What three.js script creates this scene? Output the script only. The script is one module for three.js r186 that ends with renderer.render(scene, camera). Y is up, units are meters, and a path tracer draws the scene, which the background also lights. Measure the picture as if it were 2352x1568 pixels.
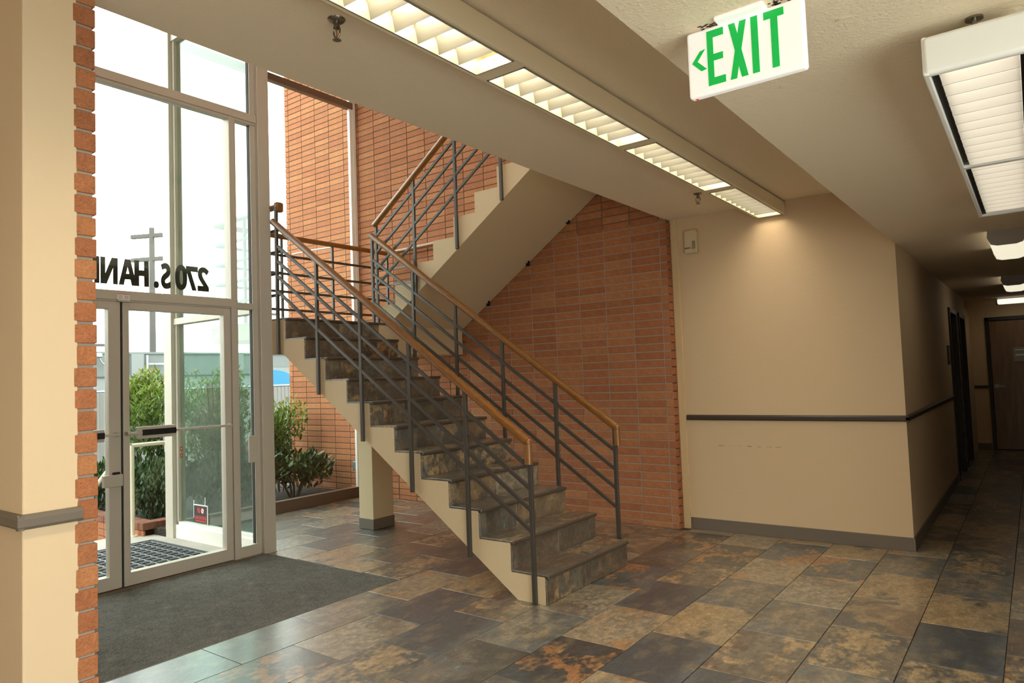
import * as THREE from 'three';
import { mergeGeometries, toCreasedNormals } from 'three/addons/utils/BufferGeometryUtils.js';
import { RoundedBoxGeometry } from 'three/addons/geometries/RoundedBoxGeometry.js';
import { TextGeometry } from 'three/addons/geometries/TextGeometry.js';
import { FontLoader } from 'three/addons/loaders/FontLoader.js';
import { RectAreaLightUniformsLib } from 'three/addons/lights/RectAreaLightUniformsLib.js';
RectAreaLightUniformsLib.init();

// ───────── camera, sky, exposure ─────────
const scene = new THREE.Scene();
const camera = new THREE.PerspectiveCamera(52.13, 1.5, 0.05, 400);
camera.rotation.order = 'YXZ';
camera.position.set(0, 1.46, 0);
camera.rotation.set(THREE.MathUtils.degToRad(2.95), THREE.MathUtils.degToRad(36.792), THREE.MathUtils.degToRad(-2.079));
camera.updateMatrixWorld(); camera.updateProjectionMatrix();
scene.background = new THREE.Color(1.0, 0.985, 0.96);          // bright overcast
scene.backgroundIntensity = 4.0;
const renderer = new THREE.WebGLRenderer({ antialias: true });
renderer.toneMapping = THREE.LinearToneMapping;
renderer.toneMappingExposure = 1.7;
renderer.shadowMap.enabled = true;
const LIGHT = { linear: 18, corridor: 0.75, wrap: 0.5, room: 11 };           // radiance of the lamps
const GLOW = { linear: 2.2, corridor: 0.55, wrap: 0.58 };

// ───────── measures of the place (metres) ─────────
const XC = -0.837, ZW = -6.231, HS = 2.409, HC = 2.905, XOP = -2.737, XD = -5.505, XO = -7.087;
const ZS1 = -3.727, ZS2 = -4.827, RISE = 0.1875, TREAD = 0.2697, XS = -2.582, ZB = -6.132;
const ROOF = 6.6, CEND = -13.85, XCR = 0.64, XR = 2.0, ZBACK = 4.0, ZL = -0.866;

// ───────── helpers ─────────
function rng(seed) { let a = seed >>> 0; return () => { a = (a + 0x6D2B79F5) >>> 0; let t = a; t = Math.imul(t ^ (t >>> 15), t | 1); t ^= t + Math.imul(t ^ (t >>> 7), t | 61); return ((t ^ (t >>> 14)) >>> 0) / 4294967296; }; }
const R0 = rng(7);
const names = new Map();
function numbered(n) { const k = names.get(n) || 0; names.set(n, k + 1); return k ? n + '_' + String(k).padStart(3, '0') : n; }
function shade(o) { o.traverse((m) => { if (m.isMesh) { m.castShadow = true; m.receiveShadow = true; } }); return o; }
function thing(name, label, category, pos = [0, 0, 0], group) {
  const o = new THREE.Group(); o.name = numbered(name); o.position.set(...pos); scene.add(o);
  o.userData = { label, category }; if (group) o.userData.group = group; return o;
}
function struct(name) { const o = new THREE.Group(); o.name = numbered(name); o.userData = { kind: 'structure' }; scene.add(o); return o; }
function part(parent, name, geo, mat, label) {
  const g = Array.isArray(geo) ? mergeGeometries(geo) : geo;
  const m = new THREE.Mesh(g, mat);
  const c = parent.userData.__n || (parent.userData.__n = {}); const k = c[name] || 0; c[name] = k + 1;
  m.name = k ? name + '_' + String(k).padStart(3, '0') : name;
  if (label) m.userData.label = label;
  parent.add(m); return m;
}
function uvM(g) {                                           // uv in metres from the dominant axis of each face
  if (g.index) g = g.toNonIndexed();
  const p = g.attributes.position, n = p.count, uv = new Float32Array(n * 2);
  const a = new THREE.Vector3(), b = new THREE.Vector3(), c = new THREE.Vector3();
  for (let i = 0; i < n; i += 3) {
    a.fromBufferAttribute(p, i); b.fromBufferAttribute(p, i + 1).sub(a); c.fromBufferAttribute(p, i + 2).sub(a); b.cross(c);
    const ax = Math.abs(b.x), ay = Math.abs(b.y), az = Math.abs(b.z);
    for (let k = i; k < i + 3; k++) {
      const x = p.getX(k), y = p.getY(k), z = p.getZ(k);
      if (ax >= ay && ax >= az) { uv[2 * k] = z; uv[2 * k + 1] = y; } else if (ay >= az) { uv[2 * k] = x; uv[2 * k + 1] = z; } else { uv[2 * k] = x; uv[2 * k + 1] = y; }
    }
  }
  g.setAttribute('uv', new THREE.BufferAttribute(uv, 2));
  for (const k of Object.keys(g.attributes)) if (!['position', 'normal', 'uv'].includes(k)) g.deleteAttribute(k);
  return g;
}
function box(x0, x1, y0, y1, z0, z1) {
  const g = new THREE.BoxGeometry(Math.abs(x1 - x0), Math.abs(y1 - y0), Math.abs(z1 - z0));
  g.translate((x0 + x1) / 2, (y0 + y1) / 2, (z0 + z1) / 2); return uvM(g);
}
function rbox(x0, x1, y0, y1, z0, z1, r = 0.004, seg = 1) {
  const w = Math.abs(x1 - x0), h = Math.abs(y1 - y0), d = Math.abs(z1 - z0);
  const g = new RoundedBoxGeometry(w, h, d, seg, Math.min(r, w / 2.01, h / 2.01, d / 2.01));
  g.translate((x0 + x1) / 2, (y0 + y1) / 2, (z0 + z1) / 2); return uvM(g);
}
function orient(g, p, q, up) {                              // geometry along +z, centred, moved between p and q
  const P = new THREE.Vector3(...p), Q = new THREE.Vector3(...q), d = Q.clone().sub(P).normalize();
  const U = new THREE.Vector3(...(up || (Math.abs(d.y) > 0.95 ? [0, 0, 1] : [0, 1, 0])));
  const s = new THREE.Vector3().crossVectors(U, d).normalize(), u = new THREE.Vector3().crossVectors(d, s);
  g.applyMatrix4(new THREE.Matrix4().makeBasis(s, u, d).setPosition(P.add(Q).multiplyScalar(0.5))); return g;
}
function bar(p, q, w, h, r = 0.003) { const L = Math.hypot(q[0] - p[0], q[1] - p[1], q[2] - p[2]); return orient(uvM(new RoundedBoxGeometry(w, h, L, 1, r)), p, q); }
function oval(p, q, w, h, seg = 18) {                       // rounded rail; uv runs along it
  const L = Math.hypot(q[0] - p[0], q[1] - p[1], q[2] - p[2]);
  const g = new THREE.CylinderGeometry(0.5, 0.5, L, seg).toNonIndexed(); g.rotateX(Math.PI / 2); g.scale(w, h, 1);
  const uv = g.attributes.uv; for (let i = 0; i < uv.count; i++) { const a = uv.getX(i), b = uv.getY(i); uv.setXY(i, b * L, a * 0.15); }
  return orient(g, p, q);
}
function tube(pts, r, seg = 40, rad = 10) { const c = new THREE.CatmullRomCurve3(pts.map((p) => new THREE.Vector3(...p)), false, 'catmullrom', 0.2); return uvM(new THREE.TubeGeometry(c, seg, r, rad, false)); }
function prism(pts, z0, z1) {                               // outline in x, y pushed along z
  const s = new THREE.Shape(pts.map((p) => new THREE.Vector2(p[0], p[1])));
  const g = new THREE.ExtrudeGeometry(s, { depth: Math.abs(z1 - z0), bevelEnabled: false }); g.translate(0, 0, Math.min(z0, z1)); return uvM(g);
}
function bevelFace(w, h, d, b, flip = 0, du = 0, dv = 0) {  // block whose +z face has bevelled edges; uv 0..1 over the face
  const P = [], U = [], W = w / 2, H = h / 2;
  const f = [[-W + b, -H + b, d], [W - b, -H + b, d], [W - b, H - b, d], [-W + b, H - b, d]];
  const m = [[-W, -H, d - b], [W, -H, d - b], [W, H, d - b], [-W, H, d - b]];
  const k = [[-W, -H, 0], [W, -H, 0], [W, H, 0], [-W, H, 0]];
  const quad = (a, c, e, g) => { for (const v of [a, c, e, a, e, g]) { P.push(...v); let u = v[0] / w + 0.5, t = v[1] / h + 0.5; if (flip & 1) { u = 1 - u; t = 1 - t; } if (flip & 2) u = 1 - u; U.push(u + du, t + dv); } };
  quad(...f);
  for (let i = 0; i < 4; i++) { const j = (i + 1) % 4; quad(m[i], m[j], f[j], f[i]); quad(k[i], k[j], m[j], m[i]); }
  const g = new THREE.BufferGeometry();
  g.setAttribute('position', new THREE.Float32BufferAttribute(P, 3)); g.setAttribute('uv', new THREE.Float32BufferAttribute(U, 2)); g.computeVertexNormals(); return g;
}
const yUp = (g) => g.rotateX(-Math.PI / 2);
// noise
const PERM = (() => { const r = rng(99), p = [...Array(256).keys()]; for (let i = 255; i > 0; i--) { const j = Math.floor(r() * (i + 1)); [p[i], p[j]] = [p[j], p[i]]; } return new Uint8Array([...p, ...p]); })();
function vn(x, y, px = 256, py = 256) {                     // value noise that tiles after px, py cells
  const X = Math.floor(x), Y = Math.floor(y), fx = x - X, fy = y - Y, m = (a, n) => ((a % n) + n) % n;
  const x0 = m(X, px), x1 = m(X + 1, px), y0 = m(Y, py), y1 = m(Y + 1, py), s = fx * fx * (3 - 2 * fx), t = fy * fy * (3 - 2 * fy);
  const h = (a, b) => PERM[PERM[a & 255] + (b & 255)] / 255;
  return (h(x0, y0) * (1 - s) + h(x1, y0) * s) * (1 - t) + (h(x0, y1) * (1 - s) + h(x1, y1) * s) * t;
}
function fbm(x, y, o = 4, px = 256, py = 256) { let a = 0.5, s = 0, n = 0; for (let i = 0; i < o; i++) { s += a * vn(x, y, px, py); n += a; x *= 2; y *= 2; px *= 2; py *= 2; a *= 0.5; } return s / n; }
const sm = (a, b, x) => { const t = Math.min(1, Math.max(0, (x - a) / (b - a))); return t * t * (3 - 2 * t); };
function texture(w, h, f, srgb = true, rep) {
  const d = new Uint8Array(w * h * 4);
  for (let j = 0; j < h; j++) for (let i = 0; i < w; i++) { const c = f((i + 0.5) / w, (j + 0.5) / h, i, j), k = (j * w + i) * 4; for (let n = 0; n < 3; n++) d[k + n] = Math.max(0, Math.min(255, Array.isArray(c) ? c[n] : c)); d[k + 3] = 255; }
  const t = new THREE.DataTexture(d, w, h, THREE.RGBAFormat); t.magFilter = THREE.LinearFilter; t.minFilter = THREE.LinearMipmapLinearFilter; t.generateMipmaps = true;
  t.wrapS = t.wrapT = THREE.RepeatWrapping; if (srgb) t.colorSpace = THREE.SRGBColorSpace; if (rep) t.repeat.set(...rep); t.needsUpdate = true; return t;
}
const std = (o) => new THREE.MeshStandardMaterial(o), phys = (o) => new THREE.MeshPhysicalMaterial(o);
const hex = (h) => [(h >> 16) & 255, (h >> 8) & 255, h & 255];
const mixc = (a, b, t) => [a[0] + (b[0] - a[0]) * t, a[1] + (b[1] - a[1]) * t, a[2] + (b[2] - a[2]) * t];

// ───────── materials ─────────
const paintBump = texture(256, 256, (u, v) => 255 * (0.6 * fbm(u * 24, v * 24, 3, 24, 24) + 0.4 * fbm(u * 90, v * 90, 2, 90, 90)), false, [2, 2]);
const ceilBump = texture(256, 256, (u, v) => 255 * sm(0.3, 0.75, fbm(u * 34, v * 34, 4, 34, 34)), false, [4, 4]);
const paint = (c, b = 0.0007) => std({ color: c, roughness: 0.72, bumpMap: paintBump, bumpScale: b });
const M = {};
M.wall = paint('#d2b693'); M.pier = paint('#dcc2a0'); M.ceil = std({ color: '#eedcc0', roughness: 0.88, bumpMap: ceilBump, bumpScale: 0.0007 });
M.stair = paint('#d3bc98', 0.0011); M.trimWood = std({ color: '#d6bd92', roughness: 0.6 });
M.rail = std({ color: '#3d322a', roughness: 0.5 }); M.base = std({ color: '#6d6257', roughness: 0.55 });
M.metal = std({ color: '#4b443e', roughness: 0.38, metalness: 0.2 });
M.alu = std({ color: '#c2baad', roughness: 0.42, metalness: 0.12 }); M.aluDark = std({ color: '#7d6a5b', roughness: 0.5, metalness: 0.3 });
M.black = std({ color: '#0d0d0e', roughness: 0.45 }); M.gasket = std({ color: '#23221f', roughness: 0.7 });
M.glass = phys({ color: '#f4fbf8', roughness: 0, transmission: 1, thickness: 0, ior: 1.5, side: THREE.DoubleSide });
const dust = texture(256, 256, (u, v) => 249 + 6 * sm(0.25, 0.75, fbm(u * 9, v * 9, 5, 9, 9)), false, [0.6, 0.6]);
M.dustyGlass = phys({ color: '#e6f2ee', roughness: 0, transmission: 0.99, transmissionMap: dust, thickness: 0, ior: 1.5, side: THREE.DoubleSide });
const woodGrain = texture(256, 128, (u, v) => { const g = fbm(u * 10, v * 26, 3, 10, 26), s = fbm(u * 22, v * 110, 2, 22, 110); return mixc(hex(0xa66b24), hex(0x5a350d), 0.2 + 0.55 * g + 0.45 * (s - 0.5)); }, true, [1.6, 7]);
M.oak = phys({ map: woodGrain, roughness: 0.38, clearcoat: 0.5, clearcoatRoughness: 0.25 });
M.mortarLight = std({ color: '#a3978a', roughness: 0.95 }); M.mortarDark = std({ color: '#6d645a', roughness: 0.95 }); M.grout = std({ color: '#4d443c', roughness: 0.9 });
M.concrete = std({ map: texture(256, 256, (u, v) => { const g = fbm(u * 8, v * 8, 6, 8, 8); return mixc(hex(0x98928a), hex(0xbab4aa), g); }, true, [0.7, 0.7]), roughness: 0.85 });
M.soil = std({ map: texture(256, 256, (u, v) => { const g = fbm(u * 30, v * 30, 4, 30, 30); return mixc(hex(0x18140f), hex(0x5a4c3c), g * g * 1.5); }, true, [1.2, 1.2]), roughness: 1, bumpMap: ceilBump, bumpScale: 0.02 });
M.white = std({ color: '#efece6', roughness: 0.4 }); M.cream = std({ color: '#e6dcc4', roughness: 0.45 }); M.chrome = std({ color: '#8d857b', roughness: 0.25, metalness: 0.9 });
M.steel = std({ color: '#8e9397', roughness: 0.4, metalness: 0.6 });

// slate tiles: a print of a few designs
const S = { grey: 0x625b51, olive: 0x7b7162, tan: 0xa0855f, sand: 0x917d62, blue: 0x383e43, dark: 0x363431, rust: 0x80502f, orange: 0x9c683a, brown: 0x5b493b, pale: 0x8c8272, slate: 0x4e5559 };
const DESIGN = [[S.grey, S.brown, S.grey, 0.85], [S.tan, S.sand, S.dark, 0.6], [S.blue, S.slate, S.orange, 0.53], [S.olive, S.pale, S.brown, 0.6], [S.dark, S.blue, S.orange, 0.52], [S.brown, S.grey, S.tan, 0.57], [S.slate, S.blue, S.rust, 0.52], [S.pale, S.sand, S.orange, 0.58], [S.grey, S.olive, S.slate, 0.58], [S.grey, S.dark, S.slate, 0.68], [S.sand, S.brown, S.blue, 0.53], [S.blue, S.grey, S.tan, 0.52]];
const slateBump = texture(256, 384, (u, v) => { const a = fbm(u * 5 + 3, v * 7, 5), r = Math.abs(fbm(u * 9, v * 13 + 7, 4) - 0.5) * 2; return 255 * (0.55 * a + 0.45 * sm(0.0, 0.16, r)); }, false);
const slateMats = DESIGN.map((d, k) => {
  const [a, b, c, t] = d.map((q, i) => (i < 3 ? hex(q) : q)), o = 13.7 * k + 5;
  const map = texture(256, 384, (u, v) => {
    const x = u * 4, y = v * 6, wx = fbm(x * 0.6 + o, y * 0.6 + 9, 4) - 0.5, wy = fbm(x * 0.6 + 40, y * 0.6 + o, 4) - 0.5;
    const n1 = fbm(x * 0.36 + wx * 1.6 + o, y * 0.22 + wy * 1.2, 5), n2 = fbm(x * 0.26 + y * 0.09 + wy * 1.3 + o * 2, y * 0.17 - x * 0.12 + wx * 1.1 + o, 6), n3 = fbm(x * 16 + o, y * 11, 3), n4 = fbm(x * 4 + o, y * 3, 4);
    let col = mixc(a, b, sm(0.3, 0.7, n1 + 0.25 * (n4 - 0.5))); col = mixc(col, c, 0.85 * sm(t - 0.05, t + 0.07, n2 + 0.16 * (n4 - 0.5)));
    col = mixc(col, hex(0xa2865c), 0.3 * sm(0.55, 0.72, fbm(x * 1.1 + o * 3, y * 0.7 + o, 5)));
    const cr = Math.abs(fbm(x * 1.3 + wx * 2 + o, y * 1.0, 5) - 0.5); col = mixc(col, hex(0x2c2823), 0.4 * sm(0.008, 0.0, cr) * sm(0.45, 0.6, n1));
    const vein = Math.abs(fbm(x * 0.9 + o * 5, y * 0.7 + wy * 3, 5) - 0.5); col = mixc(col, hex(0xb4ab9a), 0.5 * sm(0.009, 0.0, vein) * sm(0.42, 0.6, n2));
    const g = 0.78 + 0.4 * n3 + 0.6 * (n4 - 0.5); return col.map((q) => q * g);
  });
  return phys({ map, roughness: 0.48, ior: 1.75, bumpMap: slateBump, bumpScale: 0.001, clearcoat: 1.0, clearcoatRoughness: 0.27 });
});
// bricks
const brickMap = texture(256, 64, (u, v) => { const n = fbm(u * 60, v * 15, 3, 60, 15), s = vn(u * 128, v * 32, 128, 32), big = fbm(u * 6, v * 2, 3, 6, 2); const g = 0.86 + 0.12 * (big - 0.5) + 0.22 * (n - 0.5) - (s < 0.1 ? 0.32 : 0) + (s > 0.95 ? 0.35 : 0); return [255 * g, 255 * g * 0.99, 255 * g * 0.97]; });
const brickBump = texture(256, 64, (u, v) => 255 * fbm(u * 70, v * 18, 4, 70, 18), false);
const BRICK = ['#c98257', '#c47c54', '#cb8659', '#c27d55', '#cf8c5e', '#bd7750'];
const brickMats = BRICK.map((c) => std({ color: c, map: brickMap, roughness: 0.9, bumpMap: brickBump, bumpScale: 0.0009 }));
const brickWhite = std({ color: '#ffffff', map: brickMap, roughness: 0.9, bumpMap: brickBump, bumpScale: 0.0009 });

// ───────── floor ─────────
const proj = (x, y, z) => new THREE.Vector3(x, y, z).project(camera);
const inFrame = (x, y, z, m = 1.06) => { const c = new THREE.Vector3(x, y, z).applyMatrix4(camera.matrixWorldInverse); if (c.z > -0.1) return false; const p = proj(x, y, z); return Math.abs(p.x) < m && Math.abs(p.y) < m; };
const MAT = [-5.5, -3.85, -3.636, 0.3];                     // recessed mat: x0, x1, z0, z1
{
  const floor = struct('floor');
  part(floor, 'floor_slab', [box(XD - 0.03, XR, -0.3, -0.006, -3.7, ZBACK), box(XO - 0.02, XR, -0.3, -0.006, ZW - 0.1, -3.7), box(XC - 0.2, XCR + 0.1, -0.3, -0.006, CEND - 0.1, ZW - 0.1)], M.grout);
  const W = 0.405, L = 0.61, J = 0.0035, geos = [0, 1, 2, 3].map((f) => yUp(bevelFace(W - J, L - J, 0.012, 0.0016, f)));
  const r = rng(21), rest = [], seen = [];
  for (let i = -7; i < 18; i++) {
    const x1 = -0.205 - W * i, x0 = x1 - W, off = ((i % 2) + 2) % 2 === 0 ? 0.295 : 0;
    for (let k = -8; k < 24; k++) {
      let z1 = -(k * L + off), z0 = z1 - L, a0 = x0, a1 = x1, b0 = z0, b1 = z1;
      a0 = Math.max(a0, XO + 0.01); a1 = Math.min(a1, XR);
      if (a1 - a0 < 0.03) continue;
      const xm = (a0 + a1) / 2;
      if (xm > XC && xm < XCR) b0 = Math.max(b0, CEND); else b0 = Math.max(b0, a0 < XOP ? ZB : ZW);
      b1 = Math.min(b1, ZBACK);
      if (a0 < XD) { if (a1 > XD && b1 > -3.74) { if (b0 < -3.74) b1 = Math.min(b1, -3.74); else a0 = Math.max(a0, XD + 0.0); } else b1 = Math.min(b1, -3.74); }
      if (a0 >= MAT[0] - 0.1 && a1 <= MAT[1] + 0.02) { if (b0 > MAT[2] - 0.02 && b1 <= MAT[3] + 0.3) continue; if (b1 > MAT[2] && b0 < MAT[2]) b1 = MAT[2]; }
      if (b1 - b0 < 0.03 || a1 - a0 < 0.03) continue;
      const full = Math.abs(a1 - a0 - W) < 1e-6 && Math.abs(b1 - b0 - L) < 1e-6;
      const t = { x: (a0 + a1) / 2, z: (b0 + b1) / 2, w: a1 - a0 - J, l: b1 - b0 - J, full, f: Math.floor(r() * 4), m: ((i * 5 + k * 7 + Math.floor(r() * 3) * 4) % 12 + 12) % 12, y: (r() - 0.5) * 0.0006 };
      const vis = inFrame(t.x, 0, t.z) || inFrame(a0, 0, b0, 1) || inFrame(a1, 0, b0, 1) || inFrame(a0, 0, b1, 1) || inFrame(a1, 0, b1, 1);
      t.d = Math.hypot(t.x, t.z) + (vis ? 0 : 100); seen.push(t);
    }
  }
  seen.sort((p, q) => p.d - q.d);
  seen.forEach((t, n) => {
    if (n < 290 && t.d < 100) {
      const m = part(floor, 'tile', t.full ? geos[t.f] : yUp(bevelFace(t.w, t.l, 0.012, 0.0016, t.f)), slateMats[t.m]); m.position.set(t.x, -0.012 + t.y, t.z);
    } else { const g = yUp(bevelFace(t.w, t.l, 0.012, 0.0016, t.f)); g.translate(t.x, -0.012, t.z); rest.push(g); }
  });
  if (rest.length) part(floor, 'tile_field', rest, slateMats[0]).userData.kind = 'stuff';
}

// ───────── walls, ceilings ─────────
{
  const w = struct('wall_back');
  part(w, 'wall_panel', [box(XOP - 0.02, XC, -0.05, HC + 0.3, ZW - 0.15, ZW), box(XCR, XR + 0.15, -0.05, HC, ZW - 0.15, ZW)], M.wall);
  const c = struct('wall_corridor');
  part(c, 'wall_panel', [box(XC - 0.12, XC, -0.05, HS + 0.1, -10.16, ZW - 0.15), box(XC - 0.12, XC, 2.13, HS + 0.1, CEND, -10.16), box(XC - 0.12, XC, -0.05, 2.13, -11.5, -11.1), box(XC - 0.12, XC, -0.05, 2.13, CEND, -12.44)], M.wall);
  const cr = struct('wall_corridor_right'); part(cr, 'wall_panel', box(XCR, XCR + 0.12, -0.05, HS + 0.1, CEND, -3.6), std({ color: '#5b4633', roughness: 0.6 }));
  const e = struct('wall_end'); part(e, 'wall_panel', [box(XC - 0.2, -0.63, -0.05, HS + 0.1, CEND - 0.12, CEND), box(-0.63, 0.36, 2.16, HS + 0.1, CEND - 0.12, CEND), box(0.36, XCR + 0.2, -0.05, HS + 0.1, CEND - 0.12, CEND)], M.wall);
  const cl = struct('ceiling');
  part(cl, 'ceiling_panel', [box(XOP, -0.75, HC, HC + 0.3, ZW - 0.1, ZBACK + 0.1), box(-4.6, XOP, HC, HC + 0.3, -1.13, ZBACK + 0.1)], M.ceil);
  const so = struct('ceiling_soffit');
  part(so, 'ceiling_panel', [box(XC - 0.002, XR + 0.1, HS, HC + 0.3, ZW - 0.02, ZBACK + 0.1), box(XC - 0.1, XCR + 0.1, HS, HS + 0.2, CEND - 0.1, ZW - 0.02)], M.ceil);
  // room behind and beside the camera
  const r = struct('wall_right');
  part(r, 'wall_panel', [box(XR, XR + 0.15, 2.36, HC, ZW, ZBACK), box(XR, XR + 0.15, -0.05, 2.36, ZW, -1.9), box(XR, XR + 0.15, -0.05, 2.36, 1.9, ZBACK)], M.wall);
  const f = struct('wall_front');
  part(f, 'wall_panel', [box(-4.6, XR + 0.15, 2.36, HC + 0.1, ZBACK, ZBACK + 0.15), box(-4.6, -4.2, -0.05, 2.36, ZBACK, ZBACK + 0.15), box(-1.0, XR + 0.15, -0.05, 2.36, ZBACK, ZBACK + 0.15), box(-4.2, -1.7, -0.05, 2.36, ZBACK, ZBACK + 0.15)], M.wall);
  const fw = struct('window_4'); part(fw, 'pane', box(-1.7, -1.0, 0, 2.36, ZBACK + 0.07, ZBACK + 0.075), M.glass);
  for (const x of [-1.7, -1.0]) part(fw, 'mullion', box(x - 0.03, x + 0.03, 0, 2.36, ZBACK + 0.03, ZBACK + 0.12), M.alu);
  const rw = struct('window_5'); part(rw, 'pane', box(XR + 0.07, XR + 0.075, 0, 2.36, -1.9, 1.9), M.glass);
  for (const z of [-1.9, -0.63, 0.63, 1.9]) part(rw, 'mullion', box(XR + 0.03, XR + 0.12, 0, 2.36, z - 0.03, z + 0.03), M.alu);
  const la = struct('wall_lobby_side'); part(la, 'wall_panel', box(-4.75, -4.6, -0.05, HC, ZL, ZBACK + 0.1), M.wall);
  // stairwell shell
  const up = struct('wall_upper'); part(up, 'wall_panel', [box(XOP, XOP + 0.1, HC + 0.3, 4.125, -6.2, -1.0), box(XOP, -1.0, 4.0, 4.125, -6.2, -1.0), box(-1.1, -1.0, 4.1, ROOF, -6.2, -1.0), box(XOP - 0.1, -1.0, 4.1, ROOF, -6.35, -6.23)], M.wall);
  const rf = struct('roof'); part(rf, 'roof_panel', [box(-5.6, -1.0, ROOF, ROOF + 0.2, -6.3, -0.9), box(XO - 0.1, -5.6, ROOF, ROOF + 0.2, -6.3, -3.6)], M.ceil);
}
{ // plaster marks
  const r = rng(8), w = scene.getObjectByName('wall_back'), g = [];
  for (let i = 0; i < 7; i++) { const x = -2.36 + i * 0.085 + r() * 0.02; g.push(box(x, x + 0.03 + 0.04 * r(), 0.772 + (r() - 0.5) * 0.004, 0.774 + 0.003 * r(), ZW - 0.001, ZW + 0.0006)); }
  part(w, 'scuff_mark', g, std({ color: '#8f7d66', roughness: 0.9 }));
  const c = scene.getObjectByName('ceiling_soffit'), q = [], dm = std({ color: '#3f3326', roughness: 1 });
  for (let i = 0; i < 46; i++) { const side = i % 2 ? 1 : -1, x = -0.574 + side * (0.07 + 0.05 * r()), z = -1.865 + 0.03 * r(), l = 0.004 + 0.008 * r(); q.push(box(x, x + l, HS - 0.0015, HS + 0.001, z, z + 0.002 + 0.002 * r())); }
  part(c, 'caulk_fleck', q, dm).userData.kind = 'stuff';
  for (const [x, z] of [[-0.365, -2.06], [-0.62, -2.42]]) part(c, 'plaster_blister', uvM(new THREE.CylinderGeometry(0.011, 0.014, 0.003, 12).scale(1.4, 1, 0.8).translate(x, HS - 0.001, z)), M.ceil);
}
// left wall with its brick facing: the end of it shows
{
  const X = -2.65, w = struct('wall_left');
  part(w, 'wall_panel', [rbox(-5.7, X, -0.05, HC, -1.033, ZL, 0.006), box(-5.7, XOP - 0.05, HC, ROOF, -1.033, ZL)], M.pier);
  part(w, 'wall_core', [box(-5.6, X - 0.008, 0, HC, -1.084, -1.025), box(-5.6, XOP - 0.05, HC, ROOF, -1.084, -1.025)], M.mortarLight);
  const r = rng(5), H = 0.0762, y00 = 0.0285, fields = [];
  const g = uvM(new RoundedBoxGeometry(0.29, H - 0.0095, 0.072, 1, 0.003));
  for (let k = -1; k < 38; k++) {
    const y = y00 + H * k + H / 2; if (y > HC + 0.02 || y < 0.02) continue;
    const m = part(w, 'brick', bodyBrick(0.29, H - 0.0095, 0.075, r), brickMats[Math.floor(r() * 6)]); m.position.set(X - 0.145 + (r() - 0.5) * 0.003, y, -1.0565 + (r() - 0.5) * 0.003);
  }
  const im = new THREE.InstancedMesh(g, brickWhite, 84 * 9); let n = 0; const mm = new THREE.Matrix4();
  for (let k = 0; k < 84; k++) for (let i = 0; i < 9; i++) { const y = y00 + H * k + H / 2; im.setMatrixAt(n, mm.makeTranslation(X - 0.145 - 0.3 * (i + 1), y, -1.057)); im.setColorAt(n++, new THREE.Color(BRICK[Math.floor(r() * 6)])); }
  im.count = n; im.name = 'brick_field'; im.userData.kind = 'stuff'; w.add(im);
}
function bodyBrick(w, h, d, r) {                             // a whole brick: soft, slightly uneven edges
  const g = new RoundedBoxGeometry(w, h, d, 1, 0.004), p = g.attributes.position, uv = g.attributes.uv, n = g.attributes.normal, o = r() * 3;
  for (let i = 0; i < p.count; i++) { const ax = Math.abs(n.getX(i)), az = Math.abs(n.getZ(i)); uv.setXY(i, (az > ax ? p.getX(i) : p.getZ(i)) / 0.29 + o, p.getY(i) / h + 0.5); }
  for (const k of Object.keys(g.attributes)) if (!['position', 'normal', 'uv'].includes(k)) g.deleteAttribute(k);
  return g;
}
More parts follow.
